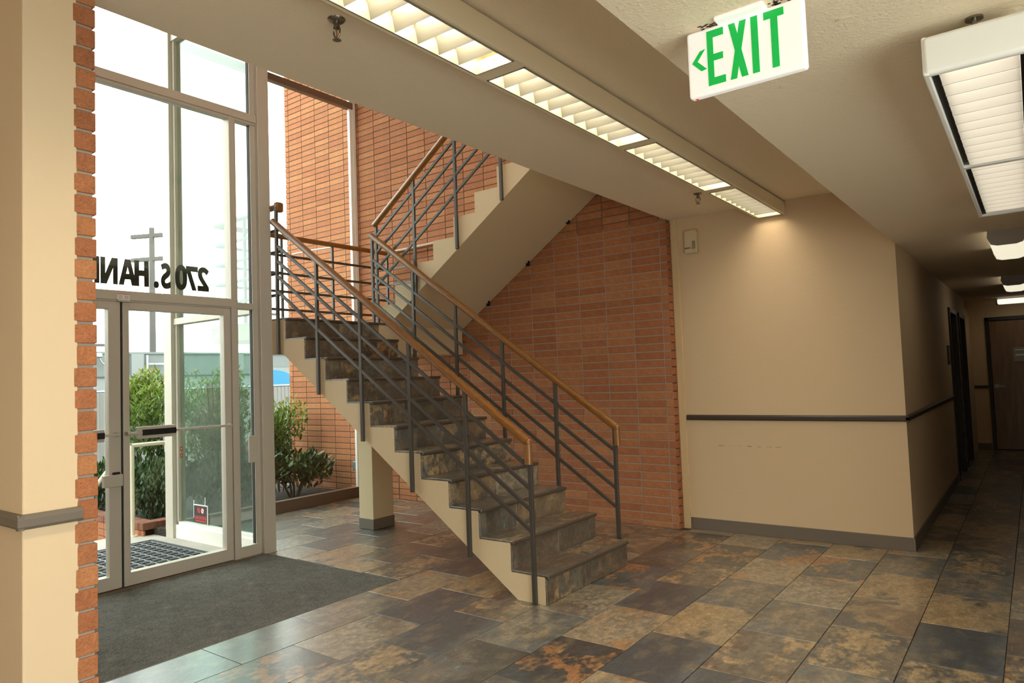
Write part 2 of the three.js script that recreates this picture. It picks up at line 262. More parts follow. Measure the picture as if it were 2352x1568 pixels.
// brick wall behind the stair
{
  const w = struct('wall_brick');
  part(w, 'wall_core', box(-8.6, -2.73, -0.6, ROOF, ZB - 0.1, ZB - 0.0075), M.mortarDark);
  part(w, 'pointing', box(-5.25, -2.73, 0, HC, ZB - 0.02, ZB - 0.0058), M.mortarLight);
  const CW = 0.3015, CH = 0.0763, J = 0.0092, r = rng(31), list = [];
  const cols = [[-2.798, -2.722]]; for (let k = 0; k < 19; k++) cols.push([-2.798 - CW * (k + 1), -2.798 - CW * k]); cols.push([-8.62, -2.798 - CW * 19]);
  const stringer2 = (x, y) => y > 2.03 + 0.672 * (x + 5.285) - 0.0 && y < 2.25 + 0.695 * (x + 5.43) && x > -5.43;
  const stringer1 = (x, y) => { const s = 0.695 * (-2.582 - x) + 0.1; return x < -2.6 && x > -5.3 && y < s && y > s - 0.33; };
  for (let k = -8; k < 86; k++) {
    const y0 = 0.055 + CH * (k - 1), y1 = y0 + CH; 
    cols.forEach(([a, b], ci) => {
      if (k < 0 && a > XO - 0.3) return; if (y1 > ROOF) return;
      const lo = k === 0 ? 0.004 : y0 + J / 2; const x = (a + b) / 2, y = (lo + y1 - J / 2) / 2;
      const t = { x, y, w: b - a - J, h: y1 - J / 2 - lo, m: Math.floor(r() * 6), dz: (r() - 0.5) * 0.003, o: Math.floor(r() * 3) };
      const at = (z) => { const s = (z) / (ZB); return [x * s, 1.46 + (y - 1.46) * s]; };
      const c = [at(ZS1), at(ZS2), at(-4.95), at(-6.1)];
      const hidden = stringer1(...c[0]) || stringer1(...c[1]) || stringer2(...c[2]) || stringer2(...c[3]);
      const edge = HC > 1.46 && (y - 1.46) / -x > (HC - 1.46) / -XOP;                        // above the ceiling's edge
      t.s = inFrame(x, y, ZB, 1) && !hidden && !edge && x > XO ? Math.hypot(x, ZB, y - 1.46) : 99; list.push(t);
    });
  }
  list.sort((p, q) => p.s - q.s);
  const shared = new Map(), geo = (t) => { const key = t.w.toFixed(3) + t.h.toFixed(3) + t.o; if (!shared.has(key)) shared.set(key, bevelFace(t.w, t.h, 0.02, 0.003, 0, t.o * 0.37)); return shared.get(key); };
  const rest = list.slice(300);
  list.slice(0, 300).forEach((t) => { const m = part(w, 'brick', geo(t), brickMats[t.m]); m.position.set(t.x, t.y, ZB - 0.02 + t.dz); });
  const unit = bevelFace(CW - J, CH - J, 0.02, 0.003), im = new THREE.InstancedMesh(unit, brickWhite, rest.length), mm = new THREE.Matrix4();
  rest.forEach((t, i) => { im.setMatrixAt(i, mm.makeScale(t.w / (CW - J), t.h / (CH - J), 1).setPosition(t.x, t.y, ZB - 0.02 + t.dz)); im.setColorAt(i, new THREE.Color(BRICK[t.m])); });
  im.name = 'brick_field'; im.userData.kind = 'stuff'; w.add(im);
  // header bricks of the return at the right end, closing against the casing
  const ret = []; for (let k = 0; k < 39; k++) { const b = 0.055 + CH * (k - 1) + J / 2; if (b + CH - J < HC) ret.push(rbox(-2.76, -2.7205, Math.max(0.003, b), b + CH - J, ZB - 0.096, ZB - 0.004, 0.003)); }
  part(w, 'brick_return', ret, brickMats[1]).userData.kind = 'stuff';
}
// rails, baseboards, casing
{
  const prof = (x, y) => [[0, 0], [0.014, 0.004], [0.02, 0.012], [0.02, 0.036], [0.014, 0.044], [0.008, 0.05], [0, 0.05]];
  const y0 = 1.002;
  const alongX = (xa, xb, z) => { const s = new THREE.Shape(prof().map(([d, h]) => new THREE.Vector2(d, h))); const g = new THREE.ExtrudeGeometry(s, { depth: xb - xa, bevelEnabled: false }); g.rotateY(Math.PI / 2); g.applyMatrix4(new THREE.Matrix4().makeScale(1, 1, -1)); const q = g; flip(q); q.translate(xa, y0, z); return uvM(q); };
  const alongZ = (za, zb, x) => { const s = new THREE.Shape(prof().map(([d, h]) => new THREE.Vector2(d, h))); const g = new THREE.ExtrudeGeometry(s, { depth: zb - za, bevelEnabled: false }); g.translate(x, y0, za); return uvM(g); };
  const t1 = struct('trim_1'); part(t1, 'chair_rail', alongX(XOP + 0.095, XC + 0.02, ZW), M.rail);
  const t2 = struct('trim_2'); part(t2, 'chair_rail', alongZ(-10.15, ZW + 0.02, XC), M.rail);
  const t3 = struct('trim_3'); part(t3, 'chair_rail', alongX(XC, -0.645, CEND), M.rail);
  const t4 = struct('trim_4'); const g4 = alongZ(-1.039, ZL + 0.018, -2.65); g4.translate(0, 0.022, 0); part(t4, 'chair_rail', g4, M.base);
  const t5 = struct('trim_5'); const g5 = alongX(-5.6, -2.632, ZL); g5.translate(0, 0.022, 0); part(t5, 'chair_rail', g5, M.base);
  const b1 = struct('baseboard_back'); part(b1, 'baseboard_strip', rbox(XOP + 0.088, XC + 0.012, 0, 0.105, ZW - 0.01, ZW + 0.01, 0.003), M.base);
  const b2 = struct('baseboard_corridor'); part(b2, 'baseboard_strip', [rbox(XC - 0.01, XC + 0.012, 0, 0.105, -10.15, ZW + 0.012, 0.003), rbox(XC - 0.01, XC + 0.012, 0, 0.105, -11.45, -11.15, 0.003)], M.base);
  const b3 = struct('baseboard_end'); part(b3, 'baseboard_strip', rbox(XC, -0.645, 0, 0.105, CEND, CEND + 0.012, 0.003), M.base);
  const b4 = struct('baseboard_left'); part(b4, 'baseboard_strip', rbox(-2.65, -2.64, 0, 0.105, -1.03, ZL + 0.01, 0.003), M.base);
  const tr = struct('trim_6'); part(tr, 'casing_strip', rbox(XOP + 0.018, XOP + 0.085, 0, HC, ZW - 0.02, ZW + 0.012, 0.003), M.trimWood);
}
function flip(g) { const p = g.attributes.position, n = g.attributes.normal; for (let i = 0; i < p.count; i += 3) { const a = [p.getX(i + 1), p.getY(i + 1), p.getZ(i + 1)]; p.setXYZ(i + 1, p.getX(i + 2), p.getY(i + 2), p.getZ(i + 2)); p.setXYZ(i + 2, ...a); } g.computeVertexNormals(); return g; }

// ───────── glazing ─────────
const A = M.alu, font = await new FontLoader().loadAsync('fonts/droid/droid_sans_bold.typeface.json');
{
  const xi = XD, xo = XD - 0.09, gx = XD - 0.045;
  const w = struct('window_1');
  const pane = (y0, y1, z0, z1) => part(w, 'pane', box(gx - 0.003, gx + 0.003, y0, y1, z0, z1), M.glass);
  part(w, 'post', [rbox(xo - 0.03, xi + 0.03, -0.02, ROOF, -3.73, -3.612, 0.006), box(xo + 0.02, xi - 0.015, 0, ROOF, -3.612, -3.562)], A);
  part(w, 'gasket', box(gx - 0.015, gx + 0.02, 0, ROOF, -3.566, -3.558), M.gasket);
  part(w, 'mullion', [rbox(xo, xi + 0.006, 0, 3.83, -3.398, -3.346, 0.004), box(gx - 0.02, xi - 0.01, 0, 3.83, -3.415, -3.39)], A);
  part(w, 'transom_bar', [rbox(xo, xi + 0.006, 3.832, 3.905, -3.62, -1.08, 0.004), box(xo + 0.01, xi - 0.006, 3.81, 3.835, -3.62, -1.08)], A);
  part(w, 'door_header', [rbox(xo, xi + 0.008, 2.152, 2.212, -3.4, -1.08, 0.004), box(xo, xi - 0.004, 2.212, 2.225, -3.4, -1.08), box(xo, xi - 0.004, 2.14, 2.155, -3.4, -1.08)], A);
  part(w, 'transom_bar', rbox(xo, xi, 2.142, 2.196, -3.565, -3.398, 0.004), A);
  part(w, 'bottom_rail', [rbox(xo, xi - 0.004, 0, 0.098, -3.6, -3.4, 0.004)], A);
  part(w, 'jamb', rbox(xo, xi + 0.006, 0, ROOF, -1.52, -1.08, 0.004), A);
  pane(3.9, ROOF, -3.565, -1.5); pane(2.22, 3.82, -3.35, -1.5); pane(2.19, 3.82, -3.56, -3.4); pane(0.09, 2.15, -3.56, -3.4);
  part(w, 'pull_plate', rbox(xi - 0.028, xi - 0.012, 0.8, 1.035, -3.585, -3.502, 0.03, 3), A, 'rounded metal plate');
  const th = struct('door_sill'); part(th, 'threshold', rbox(XD - 0.14, XD + 0.04, -0.02, 0.006, -3.62, -1.08, 0.003), M.aluDark);
  // leaves
  const leaf = (za, zb, hinge) => {                          // za > zb along z
    const d = struct(hinge ? 'door_2' : 'door_1');
    part(d, 'stile', rbox(xo + 0.02, xi, 0.012, 2.138, za - (hinge ? 0.048 : 0.07), za, 0.004), A);
    part(d, 'stile', rbox(xo + 0.02, xi, 0.012, 2.138, zb, zb + (hinge ? 0.062 : 0.085), 0.004), A);
    part(d, 'top_rail', rbox(xo + 0.02, xi - 0.001, 2.082, 2.138, zb + 0.05, za - 0.04, 0.003), A);
    part(d, 'bottom_rail', rbox(xo + 0.02, xi - 0.001, 0.012, 0.108, zb + 0.05, za - 0.04, 0.003), A);
    part(d, 'pane', box(gx - 0.003, gx + 0.003, 0.1, 2.09, zb + 0.04, za - 0.04), M.glass);
    const pb = part(d, 'push_bar', [rbox(xi + 0.045, xi + 0.062, 1.134, 1.154, zb + 0.04, za - 0.01, 0.004), rbox(xi, xi + 0.06, 1.13, 1.158, za - 0.03, za - 0.008, 0.004), rbox(xi, xi + 0.06, 1.13, 1.158, zb + 0.03, zb + 0.052, 0.004)], A);
    part(pb, 'push_pad', rbox(xi + 0.036, xi + 0.058, 1.098, 1.188, ...(hinge ? [za - 0.372, za - 0.075] : [zb + 0.14, zb + 0.44]), 0.004), A);
    part(pb, 'black_strip', rbox(xi + 0.055, xi + 0.066, 1.122, 1.166, ...(hinge ? [za - 0.372, za - 0.112] : [zb + 0.14, zb + 0.4]), 0.003), M.black, 'black rubber strip');
    return d;
  };
  const d1 = leaf(-1.53, -2.436, false), d2 = leaf(-2.452, -3.338, true);
  part(d1, 'lock_box', rbox(xi - 0.004, xi + 0.035, 0.762, 0.85, -2.434, -2.3, 0.004), A);
  part(d1, 'lock_bolt', rbox(xi, xi + 0.02, 0.852, 0.866, -2.42, -2.37, 0.003), M.black);
  part(d1, 'meeting_seal', box(xo + 0.03, xi - 0.012, 0.012, 2.138, -2.452, -2.436), M.gasket);
  // return panel
  const zr = -3.67, r = struct('window_2');
  part(r, 'corner_post', [rbox(XO - 0.09, XO + 0.06, -0.05, ROOF, -3.74, -3.6, 0.006), box(XO + 0.06, XO + 0.1, 0, ROOF, -3.70, -3.64)], A);
  part(r, 'bottom_rail', [rbox(XO + 0.05, xo - 0.02, -0.03, 0.105, -3.715, -3.625, 0.005), box(XO + 0.05, xo, 0.1, 0.135, -3.70, -3.64)], M.white);
  part(r, 'transom_bar', rbox(XO + 0.05, xo, 2.12, 2.185, -3.715, -3.625, 0.004), A);
  part(r, 'transom_bar', rbox(XO + 0.05, xo, 5.09, 5.17, -3.715, -3.625, 0.004), A);
  for (const [a, b] of [[0.13, 2.13], [2.18, 5.1], [5.16, ROOF]]) part(r, 'pane', box(XO + 0.08, xo, a, b, zr - 0.003, zr + 0.003), M.dustyGlass);
  // outer window
  const o = struct('window_3');
  part(o, 'sill', [rbox(XO - 0.06, XO + 0.03, -0.05, 0.128, ZB, -3.73, 0.004)], M.aluDark);
  part(o, 'jamb', [rbox(XO - 0.05, XO + 0.03, 0.12, ROOF, ZB + 0.002, ZB + 0.045, 0.003), rbox(XO - 0.03, XO + 0.015, 0.12, ROOF, ZB + 0.045, ZB + 0.09, 0.003)], M.white);
  part(o, 'transom_bar', rbox(XO - 0.05, XO + 0.03, 5.09, 5.175, ZB + 0.04, -3.73, 0.004), M.aluDark);
  for (const [a, b] of [[0.12, 5.1], [5.17, ROOF]]) part(o, 'pane', box(XO - 0.012, XO - 0.006, a, b, ZB + 0.05, -3.735), M.glass);
}
{ // address on the glass, read from the street
  const t = thing('address_lettering', 'bold black street address letters on the glass above the doors, reversed from inside', 'lettering', [XD - 0.055, 2.278, -3.182]);
  const sz = 0.196, at = [['2', 0], ['7', 0.098], ['0', 0.19], ['S', 0.326], ['.', 0.418], ['H', 0.49], ['A', 0.602], ['N', 0.724], ['F', 0.855]];
  for (const [ch, u] of at) { const g = new TextGeometry(ch, { font, size: sz, depth: 0.003, curveSegments: 4, bevelEnabled: true, bevelSize: 0.006, bevelThickness: 0.001, bevelSegments: 1 }); g.scale(ch === 'S' ? 0.6 : 0.7, 0.98, 1); g.rotateY(-Math.PI / 2); g.translate(0, 0.004, u); part(t, 'letter', uvM(g), M.black); }
}

// ───────── stair ─────────
const NR = 11, sx = (i) => XS - i * TREAD;
{
  const s = thing('staircase', 'switchback staircase with beige plastered sides and slate tiled steps', 'staircase');
  const pts = [[XS - 0.012, 0]];
  for (let i = 0; i < NR; i++) { pts.push([sx(i) - 0.012, (i + 1) * RISE - 0.014]); if (i < NR - 1) pts.push([sx(i + 1) - 0.012, (i + 1) * RISE - 0.014]); }
  pts.push([-5.42, NR * RISE - 0.014], [-5.42, 1.745], [-5.322, 1.745], [-2.813, 0.0]);
  part(s, 'lower_flight', prism(pts, ZS2, ZS1), M.stair);
  part(s, 'landing_slab', [box(-6.5, -5.4, 1.9, NR * RISE - 0.014, -6.11, ZS1 - 0.001), box(-5.5, -5.285, 1.745, 1.9, -6.11, -4.83), box(-5.5, -5.4, 1.745, 1.9, -4.83, ZS1 - 0.001), box(-5.4, -5.285, 1.9, NR * RISE - 0.014, -6.11, -4.83)], M.stair);
  const r = rng(77), noseM = phys({ color: '#4b4138', roughness: 0.4, clearcoat: 0.5, clearcoatRoughness: 0.35 });
  for (let i = 0; i < NR; i++) {
    const split = ZS1 - (0.36 + 0.3 * r()), y0 = i * RISE + (i ? 0.0 : 0.002), y1 = (i + 1) * RISE - 0.03;
    for (const [a, b] of [[ZS1 - 0.002, split], [split, ZS2 + 0.002]]) {
      const g = bevelFace(a - b - 0.003, y1 - y0, 0.012, 0.0015, Math.floor(r() * 4)); { const uv = g.attributes.uv, o1 = r(), o2 = r(); for (let q = 0; q < uv.count; q++) uv.setXY(q, uv.getX(q) * 1.1 + o1, uv.getY(q) * 0.28 + o2); } g.rotateY(Math.PI / 2);
      const m = part(s, 'riser_tile', g, slateMats[[0, 5, 5, 11, 9, 10, 4, 8, 3][Math.floor(r() * 9)]]); m.position.set(sx(i) - 0.013, (y0 + y1) / 2, (a + b) / 2);
    }
    const tw = i < NR - 1 ? TREAD : 1.1, xa = sx(i) + 0.016;
    part(s, 'nosing', rbox(sx(i) - 0.02, xa + 0.002, (i + 1) * RISE - 0.027, (i + 1) * RISE - 0.001, ZS2 + 0.001, ZS1 - 0.001, 0.009, 2), noseM);
    for (const [a, b] of [[ZS1 - 0.001, split - 0.08], [split - 0.08, ZS2 + 0.001]]) {
      const g = yUp(bevelFace(tw + 0.012, a - b - 0.003, 0.014, 0.002, Math.floor(r() * 4)));
      const m = part(s, i < NR - 1 ? 'tread_tile' : 'landing_tile', g, slateMats[[0, 5, 11, 8, 9, 0][Math.floor(r() * 6)]]); m.position.set(xa - 0.012 - (tw + 0.012) / 2, (i + 1) * RISE - 0.014, (a + b) / 2);
    }
  }
  { const m = part(s, 'landing_tile', yUp(bevelFace(1.1, 1.27, 0.026, 0.003)), slateMats[0]); m.position.set(-5.83, NR * RISE - 0.026, -5.465); }
  // upper flight
  const q = [], zN = -4.95, zF = -6.112, x0 = -5.43, y0 = NR * RISE;
  q.push([x0, y0 - 0.02]); for (let k = 0; k < 11; k++) { q.push([x0 + k * 0.2705, y0 + (k + 1) * RISE]); q.push([x0 + (k + 1) * 0.2705, y0 + (k + 1) * RISE]); }
  q.splice(q.length - 2, 2); const xe = -2.745; q.pop(); q.push([xe, y0 + 10 * RISE]); q.push([xe, 2.727 + 0.672 * (xe + 4.25)], [-5.4, 1.955], [-5.43, 1.955]);
  part(s, 'upper_flight', prism(q, zF, zN), M.stair);
  for (const [x, y] of [[-3.765, 3.075], [-4.291, 2.7], [-4.855, 2.318]]) part(s, 'anchor_bracket', [rbox(x - 0.006, x + 0.006, y - 0.05, y + 0.02, -6.1, -6.075, 0.002), rbox(x - 0.03, x + 0.006, y - 0.05, y - 0.036, -6.1, -6.075, 0.002), rbox(x - 0.03, x - 0.02, y - 0.05, y - 0.02, -6.1, -6.075, 0.002)], M.black, 'small black bracket');
}
{ // post under the landing
  const c = struct('column'); part(c, 'column_shaft', rbox(-5.549, -5.342, 0, 1.744, -5.02, -4.745, 0.006), M.stair);
  part(c, 'column_base', rbox(-5.554, -5.337, 0, 0.105, -5.025, -4.74, 0.004), M.base);
}
// railings
const PW = 0.03, BW = 0.019;
function flightRail(name, label, z, posts, hr0, hr1, barsAt, barSlope, down, bx0, bx1) {
  const t = thing(name, label, 'railing', [0, 0, 0]);
  const ry = (x) => hr0[1] + (hr1[1] - hr0[1]) / (hr1[0] - hr0[0]) * (x - hr0[0]);
  for (const [x, yb, yt] of posts) part(t, 'post', bar([x, yb, z], [x, yt ?? ry(x) - 0.015, z], PW, 0.024), M.metal);
  for (const b of barsAt) part(t, 'bar', bar([bx0, b[1] + barSlope * (bx0 - b[0]), z], [bx1, b[1] + barSlope * (bx1 - b[0]), z], BW, 0.026), M.metal);
  const hs = [oval([...hr0.slice(0, 2), z + 0.006], [...hr1.slice(0, 2), z + 0.006], 0.056, 0.06)];
  if (down) { hs.push(oval([down[0], down[1] + 0.005, z + 0.006], [down[0], down[2], z + 0.006], 0.054, 0.048)); const sp = new THREE.SphereGeometry(0.5, 16, 10).toNonIndexed(); sp.scale(0.056, 0.058, 0.054); sp.translate(down[0], down[1], z + 0.006); hs.push(sp); }
  part(t, 'handrail', hs, M.oak, 'varnished oak handrail');
  return t;
}
const lowBars = (x, y, st) => [0, 1, 2, 3].map((k) => [x, y - st * k]);
flightRail('stair_railing', 'grey metal railing with oak handrail on the near side of the lower stair flight', -3.705,
  [[-2.66, 0.0], [-3.199, 0.235], [-3.738, 0.64], [-4.27, 1.0], [-4.806, 1.375], [-5.355, 1.742, 3.06]], [-5.4, 2.935], [-2.672, 1.04], lowBars(-2.65, 0.862, 0.1365), -0.684, [-2.668, 1.036, 0.894], -5.345, -2.668);
flightRail('stair_railing', 'grey metal railing with oak handrail on the brick wall side of the lower flight', -4.849,
  [[-2.66, 0.02], [-3.199, 0.4], [-3.738, 0.75], [-4.27, 1.1], [-4.806, 1.45], [-5.375, 1.95]], [-5.385, 2.968], [-2.64, 1.045], lowBars(-2.65, 0.855, 0.147), -0.684, [-2.636, 1.041, 0.905], -5.37, -2.66);
flightRail('stair_railing', 'grey metal railing with oak handrail climbing the upper flight to the ceiling', -4.932,
  [[-5.4, 1.97], [-4.848, 2.3], [-4.292, 2.685], [-3.747, 3.05], [-3.2, 3.42], [-2.75, 3.74]], [-5.42, 3.09], [-2.75, 4.91], lowBars(-4.85, 3.35, 0.171), 0.684, null, -5.39, -2.75);
{
  const t = thing('landing_guard', 'grey metal guard rail with dark wood top rail around the stair landing', 'railing');
  const zf = -3.745, xl = -6.42, zr = -6.035, ys = [2.86, 2.665, 2.47, 2.275], top = 3.065;
  for (const z of [-4.5, -5.18, -6.03]) part(t, 'post', bar([xl, 1.95, z], [xl, top - 0.015, z], PW, 0.024), M.metal);
  part(t, 'post', bar([-5.92, 1.95, zf], [-5.92, top - 0.015, zf], PW, 0.024), M.metal);
  for (const y of ys) {
    part(t, 'bar', bar([xl, y, zf], [-5.365, y, zf], BW, 0.026), M.metal);
    part(t, 'bar', bar([xl, y, zf], [xl, y, zr], BW, 0.026), M.metal);
    part(t, 'bar', bar([xl, y, zr], [-5.3 + (y - 2.275) * 1.2, y, zr], BW, 0.026), M.metal);
  }
  part(t, 'top_rail', oval([xl, top, zf], [-5.35, top + 0.01, zf], 0.052, 0.056), M.oak);
  part(t, 'end_cap', rbox(-5.385, -5.325, top - 0.05, top + 0.04, zf - 0.025, zf + 0.05, 0.018, 2), M.oak);
  part(t, 'top_rail', oval([xl, top, zf + 0.02], [xl, top, zr - 0.02], 0.052, 0.056), M.oak);
  part(t, 'top_rail', [oval([xl, top, zr], [-5.18, top + 0.015, zr], 0.052, 0.056), oval([-5.19, top + 0.01, zr], [-2.75, top + 0.01 + 0.695 * 2.44, zr], 0.052, 0.056)], M.oak, 'wooden wall-side rail');
  part(t, 'brace_rod', tube([[xl, 3.035, -5.18], [-6.72, 3.042, -5.15], [-7.06, 3.03, -5.1]], 0.011, 12, 8), M.white, 'white brace rod to the window');
}

// ───────── ceiling lights ─────────
const glow = (c, k) => std({ color: c, emissive: c, emissiveIntensity: k, roughness: 0.6 });
const areaLight = (w, h, I, c, pos, parent) => { const l = new THREE.RectAreaLight(c, I, w, h); l.position.set(...pos); l.rotation.x = -Math.PI / 2; parent.add(l); return l; };
{
  const t = thing('linear_ceiling_light', 'long beige linear fluorescent ceiling light with louvred panels running to the back wall', 'ceiling light');
  const x0 = -1.903, x1 = -1.655, yb = 2.785, yt = HC - 0.014, ze = -6.215, zs = 1.6;
  const secs = [[1.55, 0.33], [0.25, -0.97], [-1.1, -2.325], [-2.4, -3.615], [-3.7, -4.955], [-5.05, -6.195]];
  const body = [rbox(x0, x0 + 0.02, yb, yt, ze, zs, 0.004), rbox(x1 - 0.02, x1, yb, yt, ze, zs, 0.004), box(x0 + 0.01, x1 - 0.01, yt - 0.012, yt, ze, zs), box(x0 + 0.01, x1 - 0.01, yb, yt, ze, ze + 0.014), box(x0 + 0.01, x1 - 0.01, yb, yt, zs - 0.014, zs)];
  secs.forEach(([a, b], i) => { if (i) body.push(box(x0 + 0.015, x1 - 0.015, yb + 0.001, yb + 0.03, a, secs[i - 1][1])); });
  part(t, 'housing', body, paint('#e6d5b6', 0.0002));
  part(t, 'mounting_spacer', [box(x0 + 0.08, x1 - 0.08, yt - 0.002, HC + 0.002, ze, zs)], M.black);
  const blade = uvM(new THREE.ExtrudeGeometry(new THREE.Shape([[-0.02, 0.082], [-0.011, 0.05], [-0.004, 0.02], [0, 0], [0.004, 0.02], [0.011, 0.05], [0.02, 0.082]].map((p) => new THREE.Vector2(...p))), { depth: x1 - x0 - 0.056, bevelEnabled: false }));
  blade.rotateY(-Math.PI / 2); blade.translate((x1 - x0 - 0.056) / 2, 0, 0);
  const bladeMat = std({ color: '#77746a', roughness: 0.35, metalness: 0.35 }), refl = std({ color: '#a09c88', roughness: 0.35, metalness: 0.3 });
  const xm = (x0 + x1) / 2;
  secs.forEach(([a, b]) => {
    part(t, 'louver_frame', [box(x0 + 0.02, x0 + 0.028, yb - 0.002, yb + 0.06, b, a), box(x1 - 0.028, x1 - 0.02, yb - 0.002, yb + 0.06, b, a), box(x0 + 0.02, x1 - 0.02, yb - 0.002, yb + 0.055, a - 0.006, a), box(x0 + 0.02, x1 - 0.02, yb - 0.002, yb + 0.055, b, b + 0.006)], refl);
    part(t, 'lamp_panel', box(x0 + 0.03, x1 - 0.03, yt - 0.022, yt - 0.013, b + 0.01, a - 0.01), glow('#fff6d8', GLOW.linear));
    const n = 10; for (let k = 1; k < n; k++) { const m = part(t, 'louver_blade', blade, bladeMat); m.position.set(xm, yb, b + (a - b) * k / n); }
    areaLight(0.17, a - b - 0.04, LIGHT.linear, '#fff2d8', [xm, yt - 0.03, (a + b) / 2], t);
  });
}
{
  const t = thing('corridor_ceiling_light', 'white eight-foot fluorescent ceiling light with bright louvre blades near the exit sign', 'ceiling light');
  const x0 = -0.205, x1 = 0.05, yb = 2.26, yt = 2.37, za = -2.24, zb = -4.7;
  part(t, 'housing', [rbox(x0, x0 + 0.016, yb, yt, zb, za, 0.005, 2), rbox(x1 - 0.016, x1, yb, yt, zb, za, 0.005, 2), box(x0 + 0.01, x1 - 0.01, yt - 0.012, yt - 0.001, zb + 0.02, za - 0.02)], M.white);
  part(t, 'end_panel', rbox(x0, x1, yb, yt, za - 0.03, za + 0.004, 0.014, 3), M.white); part(t, 'end_panel', rbox(x0, x1, yb, yt, zb - 0.004, zb + 0.03, 0.014, 3), M.white);
  part(t, 'side_strip', box(x0 + 0.014, x0 + 0.034, yb + 0.012, yb + 0.018, zb + 0.03, za - 0.03), M.black, 'black inner strip'); part(t, 'side_strip', box(x1 - 0.034, x1 - 0.014, yb + 0.012, yb + 0.018, zb + 0.03, za - 0.03), M.black, 'black inner strip');
  part(t, 'lamp_panel', box(x0 + 0.034, x1 - 0.034, yt - 0.03, yt - 0.016, zb + 0.03, za - 0.03), glow('#fff9ee', GLOW.corridor));
  part(t, 'cross_bar', rbox(x0 + 0.01, x1 - 0.01, yb, yb + 0.02, -3.47, -3.435, 0.003), M.white);
  const bl = uvM(new THREE.ExtrudeGeometry(new THREE.Shape([[-0.045, 0.072], [-0.02, 0.036], [0, 0], [0.003, 0], [-0.014, 0.036], [-0.036, 0.072]].map((p) => new THREE.Vector2(...p))), { depth: x1 - x0 - 0.07, bevelEnabled: false }));
  bl.rotateY(-Math.PI / 2); bl.translate((x1 - x0 - 0.07) / 2, 0, 0);
  const bm = std({ color: '#bdb9b0', roughness: 0.35, metalness: 0.25 });
  for (let k = 0; k < 22; k++) { const m = part(t, 'louver_blade', bl, bm); m.position.set((x0 + x1) / 2, yb + 0.004, za - 0.13 - k * 0.1055); }
  for (const z of [za - 0.06, zb + 0.06]) { part(t, 'stem', uvM(new THREE.CylinderGeometry(0.008, 0.008, HS - yt + 0.006, 10).translate(-0.08, (HS + yt) / 2, z)), M.chrome); part(t, 'ceiling_flange', uvM(new THREE.CylinderGeometry(0.022, 0.022, 0.006, 16).translate(-0.08, HS - 0.003, z)), M.chrome); }
  areaLight(0.17, 2.3, LIGHT.corridor, '#fff4e2', [(x0 + x1) / 2, yt - 0.036, (za + zb) / 2], t);
}
for (const [x, z, l] of [[1.1, 1.6, 'white ceiling light fixture in the lobby behind the viewpoint'], [1.1, -1.4, 'white ceiling light fixture right of the viewpoint']]) {
  const t = thing('lobby_ceiling_light', l, 'ceiling light', [x, 0, z]);
  part(t, 'housing', rbox(-0.3, 0.3, HS - 0.09, HS, -0.6, 0.6, 0.012, 2), M.white);
  part(t, 'diffuser_lens', box(-0.27, 0.27, HS - 0.094, HS - 0.088, -0.57, 0.57), glow('#fff6e4', 1.5));
  areaLight(0.52, 1.1, LIGHT.room, '#fff0da', [0, HS - 0.1, 0], t);
}
function wrapLight(x0, x1, za, zb, label) {
  const t = thing('wraparound_light', label, 'ceiling light', [0, 0, 0]), w = x1 - x0, yt = HS;
  const sh = (k) => new THREE.Shape([[-w / 2 * 0.96, 0], [-w / 2, -0.05], [-w / 2 + 0.02, -0.1], [-w / 2 + 0.06, -0.112], [w / 2 - 0.06, -0.112], [w / 2 - 0.02, -0.1], [w / 2, -0.05], [w / 2 * 0.96, 0]].map(([a, b]) => new THREE.Vector2(a * k, b * k)));
  const ex = (k, a, b, m, n) => { const g = new THREE.ExtrudeGeometry(sh(k), { depth: a - b, bevelEnabled: false }); g.translate((x0 + x1) / 2, yt, b); return part(t, n, uvM(g), m); };
  ex(0.97, za - 0.02, zb + 0.02, glow('#f2ead0', GLOW.wrap), 'diffuser_lens');
  const em = std({ color: '#a9a39d', roughness: 0.6 }); ex(1, za, za - 0.022, em, 'end_cap'); ex(1, zb + 0.022, zb, em, 'end_cap');
  areaLight(w * 0.8, za - zb - 0.1, LIGHT.wrap, '#ffe9b8', [(x0 + x1) / 2, yt - 0.118, (za + zb) / 2], t);
}
wrapLight(-0.235, 0.0, -6.2, -7.2, 'nearer cream wraparound ceiling light with grey end cap in the dim corridor');
wrapLight(-0.265, -0.03, -9.7, -10.7, 'second cream wraparound ceiling light, farther along the dim corridor');
{
  const t = thing('wraparound_light', 'thin bright ceiling light right before the corridor end door', 'ceiling light', [0, HS, -13.2]);
  part(t, 'diffuser_lens', rbox(-0.42, 0.4, -0.085, -0.02, -0.14, 0.14, 0.02, 2), glow('#f6efd8', GLOW.wrap * 1.3)); part(t, 'mounting_pan', rbox(-0.44, 0.42, -0.025, 0, -0.12, 0.12, 0.004), std({ color: '#a9a39d', roughness: 0.6 }));
  for (const x of [-0.43, 0.41]) part(t, 'end_cap', rbox(x - 0.012, x + 0.012, -0.09, -0.001, -0.145, 0.145, 0.006), std({ color: '#a9a39d', roughness: 0.6 }));
  areaLight(0.75, 0.24, LIGHT.wrap, '#ffe9b8', [-0.01, -0.095, 0], t);
}

